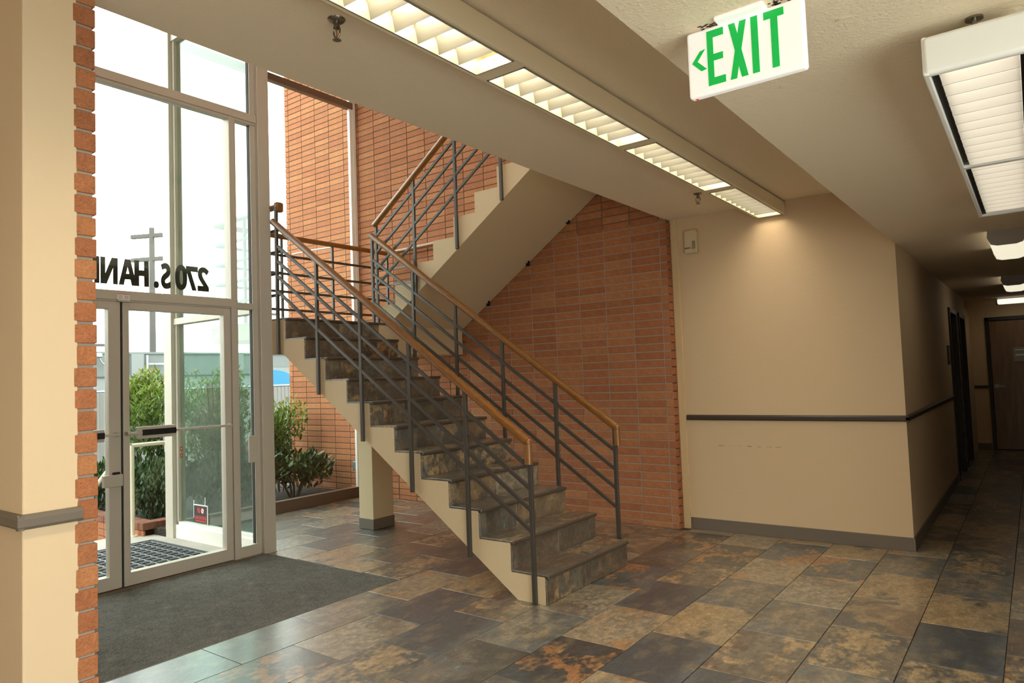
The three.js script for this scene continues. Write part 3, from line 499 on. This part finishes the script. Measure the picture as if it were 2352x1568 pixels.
// ───────── exit sign ─────────
{
  const z = -1.845, t = thing('exit_sign', 'white exit sign with green EXIT letters and left arrow hanging from the ceiling', 'exit sign', [-0.574, 2.31, z]);
  const W = 0.312, H = 0.186, D = 0.028, wm = std({ color: '#f7f5f2', roughness: 0.35, emissive: '#fff8f4', emissiveIntensity: 0.16 }), gm = std({ color: '#00b84e', roughness: 0.25, emissive: '#00b048', emissiveIntensity: 0.16 });
  part(t, 'housing', rbox(-W / 2, W / 2, -H / 2, H / 2, -D, 0, 0.008, 3), wm);
  part(t, 'canopy', rbox(-0.066, 0.066, H / 2 - 0.006, 2.409 - 2.31 + 0.001, -0.05, 0.036, 0.01, 3), wm);
  part(t, 'back_frame', rbox(-W / 2 + 0.012, W / 2 - 0.012, -H / 2 + 0.006, H / 2 - 0.006, -D - 0.012, -D + 0.002, 0.004), M.white);
  const put = (pts, n) => { const g = new THREE.ExtrudeGeometry(new THREE.Shape(pts.map((p) => new THREE.Vector2(p[0] * 0.312 - W / 2, p[1] * 0.186 - H / 2))), { depth: 0.0012, bevelEnabled: false }); part(t, n, uvM(g), gm, 'green ' + n.replace('_', ' ')); };
  const T = 0.935, B = 0.115, E0 = 0.185, s = 0.055;
  put([[E0, B], [E0 + 0.155, B], [E0 + 0.155, B + 0.11], [E0 + s, B + 0.11], [E0 + s, 0.475], [E0 + 0.14, 0.475], [E0 + 0.14, 0.575], [E0 + s, 0.575], [E0 + s, T - 0.11], [E0 + 0.15, T - 0.11], [E0 + 0.15, T], [E0, T]], 'letter');
  put([[0.38, B], [0.436, B], [0.456, 0.29], [0.478, B], [0.535, B], [0.485, 0.525], [0.535, T], [0.478, T], [0.457, 0.76], [0.436, T], [0.38, T], [0.428, 0.525]], 'letter');
  put([[0.572, B], [0.63, B], [0.63, T], [0.572, T]], 'letter');
  put([[0.735, B], [0.793, B], [0.793, T - 0.11], [0.845, T - 0.11], [0.845, T], [0.68, T], [0.68, T - 0.11], [0.735, T - 0.11]], 'letter');
  put([[0.043, 0.52], [0.125, 0.372], [0.175, 0.385], [0.094, 0.53], [0.168, 0.69], [0.118, 0.675]], 'arrow');
  part(t, 'test_button', uvM(new THREE.CylinderGeometry(0.004, 0.004, 0.003, 10).translate(-W / 2 + 0.018, -H / 2, -0.014)), std({ color: '#d0241c', emissive: '#d0241c', emissiveIntensity: 0.5 }), 'red indicator');
}
// ───────── sprinklers and siren ─────────
{
  const t = thing('fire_sprinkler', 'pendant fire sprinkler on the ceiling beside the linear light, nearer the front', 'sprinkler', [-2.14, HC, -1.775]);
  part(t, 'escutcheon', uvM(new THREE.LatheGeometry([[0, -0.012], [0.02, -0.012], [0.03, -0.008], [0.036, 0], [0.034, 0.001]].map((p) => new THREE.Vector2(...p)), 28)), M.chrome);
  part(t, 'body', uvM(new THREE.CylinderGeometry(0.011, 0.014, 0.026, 14).translate(0, -0.024, 0)), M.chrome);
  for (const s of [-1, 1]) part(t, 'frame_arm', tube([[0.011 * s, -0.03, 0], [0.019 * s, -0.046, 0], [0.016 * s, -0.062, 0], [0.004 * s, -0.08, 0]], 0.0038, 14, 6), M.chrome);
  part(t, 'glass_bulb', uvM(new THREE.CylinderGeometry(0.0026, 0.0026, 0.04, 8).translate(0, -0.058, 0)), std({ color: '#a05010', roughness: 0.15 }));
  const d = new THREE.Shape(); for (let i = 0; i < 24; i++) { const a = i / 24 * 2 * Math.PI, r = i % 2 ? 0.0125 : 0.018; d[i ? 'lineTo' : 'moveTo'](r * Math.cos(a), r * Math.sin(a)); }
  const dg = new THREE.ExtrudeGeometry(d, { depth: 0.0024, bevelEnabled: false }); dg.rotateX(Math.PI / 2); dg.translate(0, -0.083, 0); part(t, 'deflector', uvM(dg), M.chrome);
  const c = t.clone(); c.name = numbered('fire_sprinkler'); c.position.set(-2.126, HC, -5.45); c.userData = { label: 'pendant fire sprinkler on the ceiling close to the back wall', category: 'sprinkler' }; scene.add(c);
  const s = thing('alarm_siren', 'small beige wall alarm box with vent slots high on the back wall', 'alarm', [-2.512, 2.665, ZW]);
  const bm = std({ color: '#cdb996', roughness: 0.45 });
  part(s, 'housing', rbox(-0.062, 0.062, -0.11, 0.11, 0, 0.045, 0.012, 3), bm);
  for (let k = 0; k < 9; k++) part(s, 'vent_slot', box(0.016, 0.05, -0.07 + k * 0.0085, -0.066 + k * 0.0085, 0.044, 0.0458), M.gasket);
  for (let k = 0; k < 4; k++) part(s, 'label_mark', box(-0.052 + k * 0.0145, -0.042 + k * 0.0145, -0.066, -0.052, 0.044, 0.0456), std({ color: '#2a3648', roughness: 0.5 }));
}

// ───────── mats ─────────
{
  const rib = texture(512, 512, (u, v) => { const n = fbm(u * 120, v * 120, 2, 120, 120), big = fbm(u * 8, v * 8, 4, 8, 8), w = Math.sin(u * 2 * Math.PI * 64) * 0.5 + 0.5, c = Math.sin(v * 2 * Math.PI * 90 + Math.floor(u * 64) * Math.PI) * 0.5 + 0.5; const g = 26 + 66 * n + 70 * w * c + 24 * big; return [g * 1.02, g * 1.0, g * 0.94]; }, true, [1.6, 1.6]);
  const ribB = texture(256, 256, (u, v) => 255 * (0.5 + 0.5 * Math.sin(u * 2 * Math.PI * 32)) * (0.4 + 0.6 * fbm(u * 60, v * 60, 2, 60, 60)), false, [1.6, 1.6]);
  const t = thing('entrance_mat', 'charcoal grey ribbed entrance carpet inside the glass doors', 'mat');
  part(t, 'carpet', box(MAT[0] + 0.03, MAT[1] - 0.004, -0.012, 0.003, MAT[2] + 0.004, MAT[3]), std({ map: rib, roughness: 1, bumpMap: ribB, bumpScale: 0.004 }));
  part(t, 'edge_strip', [box(MAT[0] + 0.03, MAT[1], -0.012, 0.002, MAT[2] - 0.004, MAT[2] + 0.004), box(MAT[1] - 0.004, MAT[1] + 0.001, -0.012, 0.002, MAT[2], MAT[3])], std({ color: '#8a7c6e', roughness: 0.5, metalness: 0.3 }));
  const o = thing('scraper_mat', 'black open-grid rubber mat on the concrete outside the glass doors', 'mat', [-6.5, -0.028, -2.6]);
  const sq = rbox(-0.034, 0.034, 0, 0.014, -0.034, 0.034, 0.006), gs = [], rm = std({ color: '#3b3e42', roughness: 0.8 });
  part(o, 'base_sheet', rbox(-0.62, 0.62, 0, 0.004, -0.82, 0.82, 0.002), std({ color: '#85868a', roughness: 0.85 }));
  for (let i = 0; i < 12; i++) for (let j = 0; j < 16; j++) { const g = sq.clone(); g.rotateY(((i + j) % 2) * 0.0); g.translate(-0.55 + i * 0.1, 0.002, -0.75 + j * 0.1); if (j < 6 && i > 2) part(o, 'rubber_square', g, rm); else gs.push(g); }
  part(o, 'rubber_grid', gs, rm).userData.kind = 'stuff';
  part(o, 'border', [rbox(-0.64, -0.61, 0, 0.012, -0.84, 0.84, 0.004), rbox(0.61, 0.64, 0, 0.012, -0.84, 0.84, 0.004), rbox(-0.62, 0.62, 0, 0.012, -0.85, -0.82, 0.004), rbox(-0.62, 0.62, 0, 0.012, 0.82, 0.85, 0.004)], rm);
}
// ───────── small signs ─────────
function canvasTex(w, h, draw) { const c = document.createElement('canvas'); c.width = w; c.height = h; draw(c.getContext('2d'), w, h); const t = new THREE.CanvasTexture(c); t.colorSpace = THREE.SRGBColorSpace; t.needsUpdate = true; return t; }
function plateFace(w, h) { const g = new THREE.PlaneGeometry(w, h); return g; }
{
  const t = thing('no_smoking_sign', 'small black NO SMOKING sign with red lettering on the glass side panel', 'sign', [-6.61, 0.235, -3.664]);
  part(t, 'plate', box(-0.125, 0.125, -0.085, 0.085, 0, 0.003), M.black);
  const f = part(t, 'printed_face', plateFace(0.245, 0.165), std({ roughness: 0.5, map: canvasTex(490, 330, (c, w, h) => {
    c.fillStyle = '#2a2c2e'; c.fillRect(0, 0, w, h); c.fillStyle = '#d63038'; c.font = 'bold 150px sans-serif'; c.textAlign = 'center'; c.textBaseline = 'middle'; c.fillText('N', 170, 92);
    c.fillStyle = '#f2eeee'; c.beginPath(); c.arc(310, 92, 58, 0, 7); c.fill(); c.strokeStyle = '#d63038'; c.lineWidth = 14; c.beginPath(); c.arc(310, 92, 50, 0, 7); c.stroke(); c.beginPath(); c.moveTo(275, 57); c.lineTo(345, 127); c.stroke(); c.fillStyle = '#333'; c.fillRect(278, 88, 62, 10);
    c.fillStyle = '#d63038'; c.font = 'bold 100px sans-serif'; c.fillText('SMOKING', 245, 232, 440); c.fillRect(40, 286, 410, 22); }) })); f.position.z = 0.0034;
  part(t, 'holder', [box(-0.13, 0.13, 0.083, 0.092, -0.001, 0.006), box(0.122, 0.131, -0.1, 0.09, -0.001, 0.006), box(-0.131, -0.124, -0.04, 0.13, -0.001, 0.004), box(0.078, 0.085, 0.09, 0.17, -0.001, 0.004)], M.white);
  const d = thing('door_sticker', 'small white notice plate with a red band above the door meeting line', 'sign', [XD + 0.009, 2.175, -2.455]);
  const p = part(d, 'plate', box(0, 0.003, -0.022, 0.03, -0.045, 0.045), M.white);
  const q = part(d, 'printed_face', plateFace(0.088, 0.05), std({ roughness: 0.5, map: canvasTex(256, 146, (c, w, h) => { c.fillStyle = '#eeeae6'; c.fillRect(0, 0, w, h); c.fillStyle = '#d4938c'; c.fillRect(0, 0, w, 36); c.fillStyle = '#9a9696'; for (let i = 0; i < 3; i++) { c.fillRect(14, 56 + i * 28, 100, 14); c.fillRect(140, 56 + i * 28, 100, 14); } }) })); q.rotation.y = Math.PI / 2; q.position.set(0.0034, 0.004, 0);
  part(d, 'catch', rbox(-0.004, 0.02, -0.038, -0.024, -0.045, 0.045, 0.003), M.alu);
  for (const [y, l] of [[0.86, 'upper small orange sticker on the corner window post'], [0.79, 'lower small orange sticker on the corner window post']]) { const s = thing('orange_sticker', l, 'sticker', [XO + 0.102, y, -3.672]); part(s, 'label_sheet', box(-0.001, 0.001, -0.022, 0.022, -0.016, 0.016), std({ color: '#e2592c', roughness: 0.5 })); part(s, 'print_mark', box(-0.0012, 0.0014, -0.008, 0.008, -0.006, 0.006), std({ color: '#f2e6da' })); }
}
{ // electrical conduit on the brick
  const t = thing('electrical_conduit', 'grey metal conduit with junction box on the outside brick wall', 'conduit', [-7.14, 0, ZB + 0.03]);
  part(t, 'pipe', uvM(new THREE.CylinderGeometry(0.013, 0.013, 1.5, 12).translate(0.02, 1.2, 0)), M.steel);
  part(t, 'junction_box', rbox(-0.055, 0.055, 0.33, 0.45, -0.03, 0.05, 0.006), M.steel); part(t, 'cover', rbox(-0.045, 0.045, 0.34, 0.44, 0.048, 0.056, 0.004), M.steel);
}

// ───────── corridor doors ─────────
{
  const veneer = std({ map: texture(128, 512, (u, v) => { const g = fbm(u * 22, v * 5, 4), s = fbm(u * 70, v * 9, 2); return mixc(hex(0x9a7350), hex(0x614328), 0.25 + 0.6 * g + 0.3 * (s - 0.5)); }), roughness: 0.4 });
  const frameM = std({ color: '#1f1a17', roughness: 0.45 });
  const d = struct('door_5'); part(d, 'door_stop', box(-0.64, 0.37, -0.05, 2.16, CEND - 0.16, CEND - 0.1), frameM);
  part(d, 'door_frame', [rbox(-0.635, -0.583, 0, 2.155, CEND - 0.06, CEND + 0.02, 0.004), rbox(0.315, 0.367, 0, 2.155, CEND - 0.06, CEND + 0.02, 0.004), rbox(-0.635, 0.367, 2.1, 2.155, CEND - 0.06, CEND + 0.02, 0.004)], frameM);
  const g = bevelFace(0.896, 2.085, 0.04, 0.003); const lf = part(d, 'door_leaf', g, veneer); lf.position.set(-0.134, 1.055, CEND - 0.05);
  const h = part(d, 'door_handle', [uvM(new THREE.CylinderGeometry(0.034, 0.034, 0.012, 20).rotateX(Math.PI / 2).translate(-0.53, 1.035, CEND - 0.003)), bar([-0.53, 1.035, CEND + 0.0], [-0.53, 1.035, CEND + 0.05], 0.018, 0.018), bar([-0.54, 1.035, CEND + 0.048], [-0.425, 1.032, CEND + 0.048], 0.016, 0.02)], M.steel);
  const pl = thing('door_plaque', 'grey room plaque on the brown wooden door at the corridor end', 'plaque', [-0.13, 1.535, CEND - 0.008]);
  part(pl, 'plate', rbox(-0.15, 0.15, -0.115, 0.115, 0, 0.01, 0.003), std({ color: '#8d8a80', roughness: 0.5 }));
  const f = part(pl, 'printed_face', plateFace(0.28, 0.2), std({ roughness: 0.5, map: canvasTex(280, 200, (c, w, h) => { c.fillStyle = '#8d8a80'; c.fillRect(0, 0, w, h); c.fillStyle = '#d8d5cb'; c.fillRect(16, 18, 150, 14); c.fillRect(16, 92, 230, 26); }) })); f.position.z = 0.0105;
  [['door_3', -10.16, -11.1], ['door_4', -11.5, -12.44]].forEach(([n, a, b]) => {
    const o = struct(n);
    part(o, 'door_frame', [rbox(XC - 0.12, XC + 0.022, 0, 2.13, a - 0.055, a + 0.01, 0.004), rbox(XC - 0.12, XC + 0.022, 0, 2.13, b - 0.01, b + 0.055, 0.004), rbox(XC - 0.12, XC + 0.022, 2.075, 2.135, b, a, 0.004)], frameM);
    const q = bevelFace(a - b - 0.11, 2.07, 0.04, 0.003); q.rotateY(Math.PI / 2); const m = part(o, 'door_leaf', q, veneer); m.position.set(XC - 0.1, 1.04, (a + b) / 2);
    part(o, 'door_handle', [bar([XC - 0.06, 1.035, a - 0.13], [XC - 0.005, 1.035, a - 0.13], 0.018, 0.018), bar([XC - 0.008, 1.035, a - 0.12], [XC - 0.008, 1.035, a - 0.24], 0.016, 0.02)], M.steel);
  });
  const ws = thing('wall_plaque', 'small dark room plaque on the corridor wall before the first door', 'plaque', [XC, 1.545, -9.87]);
  part(ws, 'plate', rbox(0, 0.012, -0.11, 0.11, -0.12, 0.12, 0.003), std({ color: '#4a463f', roughness: 0.5 })); part(ws, 'face', rbox(0.01, 0.014, -0.09, 0.09, -0.1, 0.1, 0.002), std({ color: '#69655b', roughness: 0.5 }));
}

// ───────── outside ─────────
{
  const g = struct('ground'); part(g, 'ground_sheet', box(-160, XO - 0.1, -0.9, -0.62, -120, 60), std({ color: '#55534f', roughness: 0.95 }));
  const p = struct('path'); part(p, 'concrete_slab', [box(-7.68, XD - 0.1, -0.65, -0.028, -3.66, 3), box(-7.95, -7.68, -0.65, -0.2, -3.4, 3), box(-8.2, -7.95, -0.65, -0.38, -3.4, 3)], M.concrete);
  const pl = struct('planter_wall'), r = rng(12);
  part(pl, 'wall_core', [box(-10.4, -7.42, -0.65, 0.06, -3.6, -3.5), box(-10.4, -10.3, -0.65, 0.06, -6.2, -3.5), box(-7.5, -7.42, -0.65, 0.06, -3.7, -3.5)], M.mortarDark);
  const capM = std({ color: '#8f5b46', map: brickMap, roughness: 0.9 });
  for (let i = 0; i < 10; i++) { const x = -7.405 - i * 0.3; part(pl, 'brick_cap', rbox(x - 0.292, x, 0.03, 0.105, -3.63, -3.48, 0.008, 2), capM); }
  part(pl, 'brick_cap', rbox(-7.55, -7.4, 0.03, 0.104, -3.78, -3.635, 0.008, 2), capM);
  for (let k = 0; k < 5; k++) for (let i = 0; i < 8; i++) { const x = -7.41 - i * 0.3015 - 0.15, y = -0.01 - k * 0.0763; const m = part(pl, 'brick', bevelFace(0.292, 0.067, 0.02, 0.003), brickMats[Math.floor(r() * 6)]); m.position.set(x, y, -3.51); }
  const so = struct('planter_bed'); part(so, 'soil_bed', box(-10.3, XO - 0.08, -0.6, 0.045, ZB, -3.6), M.soil); so.userData.kind = 'structure';
  part(so, 'wood_edging', [box(-8.2, -7.25, 0.04, 0.075, -4.75, -4.72)], std({ color: '#6b5a48', roughness: 0.9 }));
  // the far side of the entrance recess and the roof over it
  const nw = struct('wall_recess'); part(nw, 'wall_panel', box(-7.2, -5.6, -0.65, ROOF + 0.2, -1.12, -0.9), M.mortarLight); part(nw, 'wall_panel', box(-7.2, -7.0, -0.65, ROOF + 0.2, -0.9, 6), M.mortarLight);
  const im = new THREE.InstancedMesh(bevelFace(0.292, 0.067, 0.02, 0.003), brickWhite, 5 * 92), mm = new THREE.Matrix4(), rr = rng(41); let n = 0;
  for (let k = 0; k < 92; k++) for (let q = 0; q < 5; q++) { im.setMatrixAt(n, mm.makeRotationY(Math.PI).setPosition(-7.04 + q * 0.3015, -0.6 + k * 0.0763, -1.115)); im.setColorAt(n++, new THREE.Color(BRICK[Math.floor(rr() * 6)])); }
  im.name = 'brick_field'; im.userData.kind = 'stuff'; nw.add(im);
  const cn = struct('roof_canopy'); part(cn, 'roof_panel', box(-7.4, -5.6, ROOF, ROOF + 0.2, -3.6, -0.9), M.ceil);
  // pipe handrail
  const h = thing('pipe_handrail', 'cream painted pipe handrail beside the outside steps', 'handrail');
  part(h, 'post', uvM(new THREE.CylinderGeometry(0.021, 0.021, 0.93, 14).translate(-7.513, 0.44, -3.43)), M.cream);
  part(h, 'post', uvM(new THREE.CylinderGeometry(0.021, 0.021, 1.0, 14).translate(-8.75, -0.15, -3.43)), M.cream);
  part(h, 'top_pipe', [tube([[-7.513, 0.9, -3.42], [-7.513, 0.9, -3.74], [-7.513, 0.885, -3.785], [-7.513, 0.8, -3.79]], 0.021, 30, 12)], M.cream);
  part(h, 'sloping_pipe', tube([[-7.513, 0.905, -3.43], [-7.56, 0.895, -3.43], [-8.067, 0.617, -3.43], [-8.8, 0.15, -3.43]], 0.021, 30, 12), M.cream);
  part(h, 'base_flange', uvM(new THREE.CylinderGeometry(0.045, 0.05, 0.014, 18).translate(-7.513, -0.022, -3.43)), M.cream);
}
// plants
const leafShape = (l, w, bend) => { // six-sided bent leaf
  const P = [[0, 0, 0], [-w / 2, bend * 0.3, l * 0.35], [0, -0.12 * w, l * 0.4], [w / 2, bend * 0.3, l * 0.35], [-w * 0.36, bend * 0.7, l * 0.7], [0, bend * 0.6, l * 0.72], [w * 0.36, bend * 0.7, l * 0.7], [0, bend, l]];
  const F = [[0, 2, 1], [0, 3, 2], [1, 2, 5], [1, 5, 4], [2, 3, 6], [2, 6, 5], [4, 5, 7], [5, 6, 7]];
  const g = new THREE.BufferGeometry(); g.setAttribute('position', new THREE.Float32BufferAttribute(P.flat(), 3)); g.setIndex(F.flat()); g.computeVertexNormals();
  g.setAttribute('uv', new THREE.Float32BufferAttribute(P.flatMap((p) => [p[0] / w + 0.5, p[2] / l]), 2)); return g;
};
const leafMat = (rough) => phys({ color: '#ffffff', roughness: rough, transmission: 0.28, thickness: 0, side: THREE.DoubleSide });
const LM = { glossy: leafMat(0.4), soft: leafMat(0.75) };
const barkM = std({ color: '#5c4a3a', roughness: 0.9 });
function shrub(name, label, c, rad, n, leafSize, mat, colors, o = {}) {
  const t = thing(name, label, o.cat || 'shrub', c), r = rng(o.seed || 3), geo = leafShape(leafSize, leafSize * (o.wide || 0.42), leafSize * 0.16);
  const dirs = (k) => { const a = r() * 2 * Math.PI, u = r() * 2 - 1, q = Math.sqrt(1 - u * u); return [q * Math.cos(a), u, q * Math.sin(a)]; };
  const lobes = []; const nl = o.lobes || 7; for (let i = 0; i < nl; i++) { const d = dirs(); lobes.push([d[0] * 0.55, d[1] * 0.55, d[2] * 0.55, 0.38 + 0.28 * r()]); }
  const mm = new THREE.Matrix4(), q = new THREE.Quaternion(), e = new THREE.Euler(), sc = new THREE.Vector3(), cc = new THREE.Color(), cs = colors.map((x) => new THREE.Color(x));
  const spots = [];
  for (let i = 0; i < n; i++) {
    const L = lobes[Math.floor(r() * nl)], d = dirs(), k = L[3] * Math.pow(r(), 0.4);
    const x = L[0] + d[0] * k, y = L[1] + d[1] * k, z = L[2] + d[2] * k;
    e.set(-0.2 - r() * 0.9 + (o.up || 0), r() * 6.283, (r() - 0.5) * 0.9, 'YXZ');
    const col = cs[Math.floor(Math.min(0.999, Math.max(0, (o.mixTop ? (y * 0.5 + 0.5) * 0.6 + r() * 0.4 : r()))) * cs.length)];
    spots.push({ p: new THREE.Vector3(x * rad[0], y * rad[1], z * rad[2]), q: new THREE.Quaternion().setFromEuler(e), s: 0.7 + 0.6 * r(), c: col, v: 0.75 + 0.5 * r() });
  }
  const cam = new THREE.Vector3(-c[0], 1.46 - c[1], -c[2]).normalize();
  spots.sort((a, b) => b.p.clone().divide(new THREE.Vector3(...rad)).dot(cam) - a.p.clone().divide(new THREE.Vector3(...rad)).dot(cam));
  const nb = o.leaves ?? 36; const lm = cs.map((x) => { const m = mat.clone(); m.color = x; return m; });
  spots.slice(0, nb).forEach((s) => { const m = part(t, 'leaf', geo, lm[cs.indexOf(s.c)]); m.position.copy(s.p); m.quaternion.copy(s.q); m.scale.setScalar(s.s); });
  const im = new THREE.InstancedMesh(geo, mat, n - nb); spots.slice(nb).forEach((s, i) => { im.setMatrixAt(i, mm.compose(s.p, s.q, sc.setScalar(s.s))); im.setColorAt(i, cc.copy(s.c).multiplyScalar(s.v)); });
  im.name = 'foliage'; im.userData.kind = 'stuff'; t.add(im);
  const ns = o.stems || 4; for (let i = 0; i < ns; i++) { const a = i / ns * 6.28 + r(), b = r() * 0.5 + 0.3; part(t, 'stem', tube([[0.05 * Math.cos(a), o.foot - c[1], 0.05 * Math.sin(a)], [rad[0] * 0.3 * Math.cos(a), (o.foot - c[1]) * 0.45, rad[2] * 0.3 * Math.sin(a)], [rad[0] * b * Math.cos(a), rad[1] * 0.4, rad[2] * b * Math.sin(a)]], o.stemR || 0.009, 14, 6), barkM); }
  return t;
}
const NAND = ['#3d5a24', '#54742c', '#6f8d33', '#8aa03c', '#a59a45'], DARK = ['#1f3a1c', '#2b4a22', '#38592a', '#476a33', '#5d7f3e'];
shrub('nandina_shrub', 'feathery yellow-green shrub in the planter seen through the right-hand glass door', [-8.3, 1.2, -4.0], [0.48, 0.6, 0.36], 4600, 0.068, LM.soft, NAND, { seed: 11, mixTop: 1, foot: 0.03, wide: 0.36 });
shrub('nandina_shrub', 'tall feathery shrub with thin stems seen through the dusty side glass', [-8.5, 1.16, -4.95], [0.55, 0.92, 0.45], 6500, 0.068, LM.soft, NAND, { seed: 12, mixTop: 1, foot: 0.03, wide: 0.36, stems: 6 });
shrub('nandina_shrub', 'pale feathery shrub against the outside brick right of the window post', [-8.25, 0.88, -5.68], [0.38, 0.56, 0.34], 2600, 0.066, LM.soft, NAND, { seed: 13, mixTop: 1, foot: 0.03, wide: 0.36 });
shrub('hedge_bush', 'dense dark green hedge bush behind the cream handrail', [-8.05, 0.44, -3.98], [0.55, 0.44, 0.36], 4200, 0.064, LM.glossy, DARK, { seed: 14, mixTop: 1, foot: 0.03, up: -0.5, stems: 6, stemR: 0.014, cat: 'bush', lobes: 10 });
shrub('hedge_bush', 'dense dark green hedge bush seen through the left glass door', [-9.1, 0.42, -3.95], [0.52, 0.46, 0.36], 3600, 0.064, LM.glossy, DARK, { seed: 15, mixTop: 1, foot: 0.03, up: -0.5, stems: 5, stemR: 0.014, cat: 'bush', lobes: 10 });
shrub('hedge_bush', 'shaded dark green hedge bush along the outer window, behind the NO SMOKING sign', [-7.85, 0.42, -4.7], [0.5, 0.42, 0.46], 3600, 0.066, LM.glossy, DARK, { seed: 17, foot: 0.03, up: -0.3, stems: 5, stemR: 0.014, cat: 'bush', lobes: 10, leaves: 30 });
shrub('broadleaf_bush', 'low dark broad-leaved bush outside the window beside the brick wall', [-7.7, 0.43, -5.5], [0.42, 0.36, 0.56], 1500, 0.11, LM.glossy, DARK, { seed: 16, foot: 0.03, stems: 5, leaves: 70, wide: 0.36, stemR: 0.013, cat: 'bush', lobes: 9 });
{ // building across the street
  const b = thing('warehouse_building', 'long pale concrete warehouse across the street', 'building', [-30, 0, -12]);
  const wm = std({ color: '#6c706f', roughness: 0.9 }), w2 = std({ color: '#7b7e7d', roughness: 0.9 });
  part(b, 'wall', box(-6, 0, -0.65, 3.0, -22, 60), wm); part(b, 'parapet', rbox(-6.05, 0.06, 3.0, 3.09, -22.05, 60.05, 0.01), wm);
  part(b, 'base_band', box(0, 0.05, -0.65, 2.05, -22, 60), w2); part(b, 'ledge', rbox(0, 0.12, 2.05, 2.11, -22, 60, 0.01), std({ color: '#4d585e', roughness: 0.8 }));
  for (const z of [3, -1.9, -6.5]) part(b, 'pilaster', box(0, 0.14, 2.1, 3.0, z - 0.25, z + 0.25), w2);
  part(b, 'downpipe', [box(0.14, 0.2, 1.5, 2.95, -2.3, -2.22), box(0.14, 0.2, 2.55, 2.62, -3.0, -2.3)], M.steel);
  const l = thing('wall_lamp', 'grey gooseneck lamp on the pale warehouse wall', 'lamp', [-29.66, 2.55, -12.6]);
  part(l, 'arm', tube([[0, 0, -0.6], [0.0, 0, -0.1], [0.0, 0.05, 0.15], [0, 0.3, 0.3]], 0.03, 20, 8), M.steel); part(l, 'shade', rbox(-0.14, 0.14, 0.28, 0.46, 0.2, 0.75, 0.05, 2), M.steel);
  const p = thing('mural_panel', 'blue arched panel with a white border on the far wall', 'panel', [-29.85, 1.86, -20.8]);
  const sh = new THREE.Shape(); sh.moveTo(-1.3, -0.42); sh.lineTo(0.75, -0.42); sh.quadraticCurveTo(0.7, 0.36, -0.6, 0.4); sh.lineTo(-1.3, 0.4); 
  const gg = new THREE.ExtrudeGeometry(sh, { depth: 0.05, bevelEnabled: false }); gg.rotateY(Math.PI / 2); part(p, 'panel_face', uvM(gg), std({ color: '#1f6f94', roughness: 0.6 }));
  part(p, 'back_board', box(-0.02, 0, -0.5, 0.5, -1.0, 1.4), w2);
  // slatted chain-link fence
  const f = thing('slatted_fence', 'white privacy-slat fence along the street', 'fence', [-14, 0, -4]);
  const slat = box(-0.01, 0.01, -0.62, 1.44, -0.04, 0.04), fm = std({ color: '#757370', roughness: 0.7 });
  const rest = []; for (let i = 0; i < 270; i++) { const z = 15.2 - i * 0.098; if (z < 1 && z > -5.5) { const m = part(f, 'slat', slat, fm); m.position.z = z; } else { const g = slat.clone(); g.translate(0, 0, z); rest.push(g); } }
  part(f, 'slat_run', rest, fm).userData.kind = 'stuff';
  for (let i = 0; i < 10; i++) part(f, 'fence_post', uvM(new THREE.CylinderGeometry(0.035, 0.035, 2.15, 10).translate(-0.05, 0.43, 15 - i * 2.9)), M.steel);
  part(f, 'top_pipe', orient(uvM(new THREE.CylinderGeometry(0.022, 0.022, 26.4, 8).rotateX(Math.PI / 2)), [-0.03, 1.47, 15.3], [-0.03, 1.47, -11.1]), M.steel);
}
function utilityPole(label, x, z, h, arms, r, low, turn = 0) {
  const t = thing('utility_pole', label, 'utility pole', [x, -0.65, z]), pm = std({ color: '#4f4c48', roughness: 0.9 }); t.rotation.y = turn;
  part(t, 'pole', uvM(new THREE.CylinderGeometry(r * 0.75, r, h, 12).translate(0, h / 2, 0)), pm);
  for (const [y, len] of arms) {
    const a = part(t, 'crossarm', rbox(-0.09, 0.09, y - 0.11, y + 0.11, -len / 2, len / 2, 0.01), pm);
    if (low) for (const k of [-0.42, -0.2, 0.2, 0.42]) part(a, 'insulator', uvM(new THREE.CylinderGeometry(0.04, 0.06, 0.16, 8).translate(0, y + 0.14, k * len)), M.steel);
  }
}
utilityPole('tall utility pole with two crossarms beyond the entrance doors', -40, -19.45, 11.4, [[10.95, 2.6], [9.6, 2.6]], 0.19, true, -1.1);
utilityPole('thin distant utility pole with two crossarms above the tall shrub', -60, -40.5, 9.6, [[9.2, 2.4], [7.4, 2.4]], 0.12);
utilityPole('tiny distant pole with a T top left of the door stile', -60, -24.6, 5.9, [[5.9, 1.6]], 0.05);
utilityPole('tiny distant pole with a T top right of the tall utility pole', -60, -31.0, 5.6, [[5.6, 1.6]], 0.05);

scene.traverse((o) => { delete o.userData.__n; });
shade(scene);
renderer.render(scene, camera);
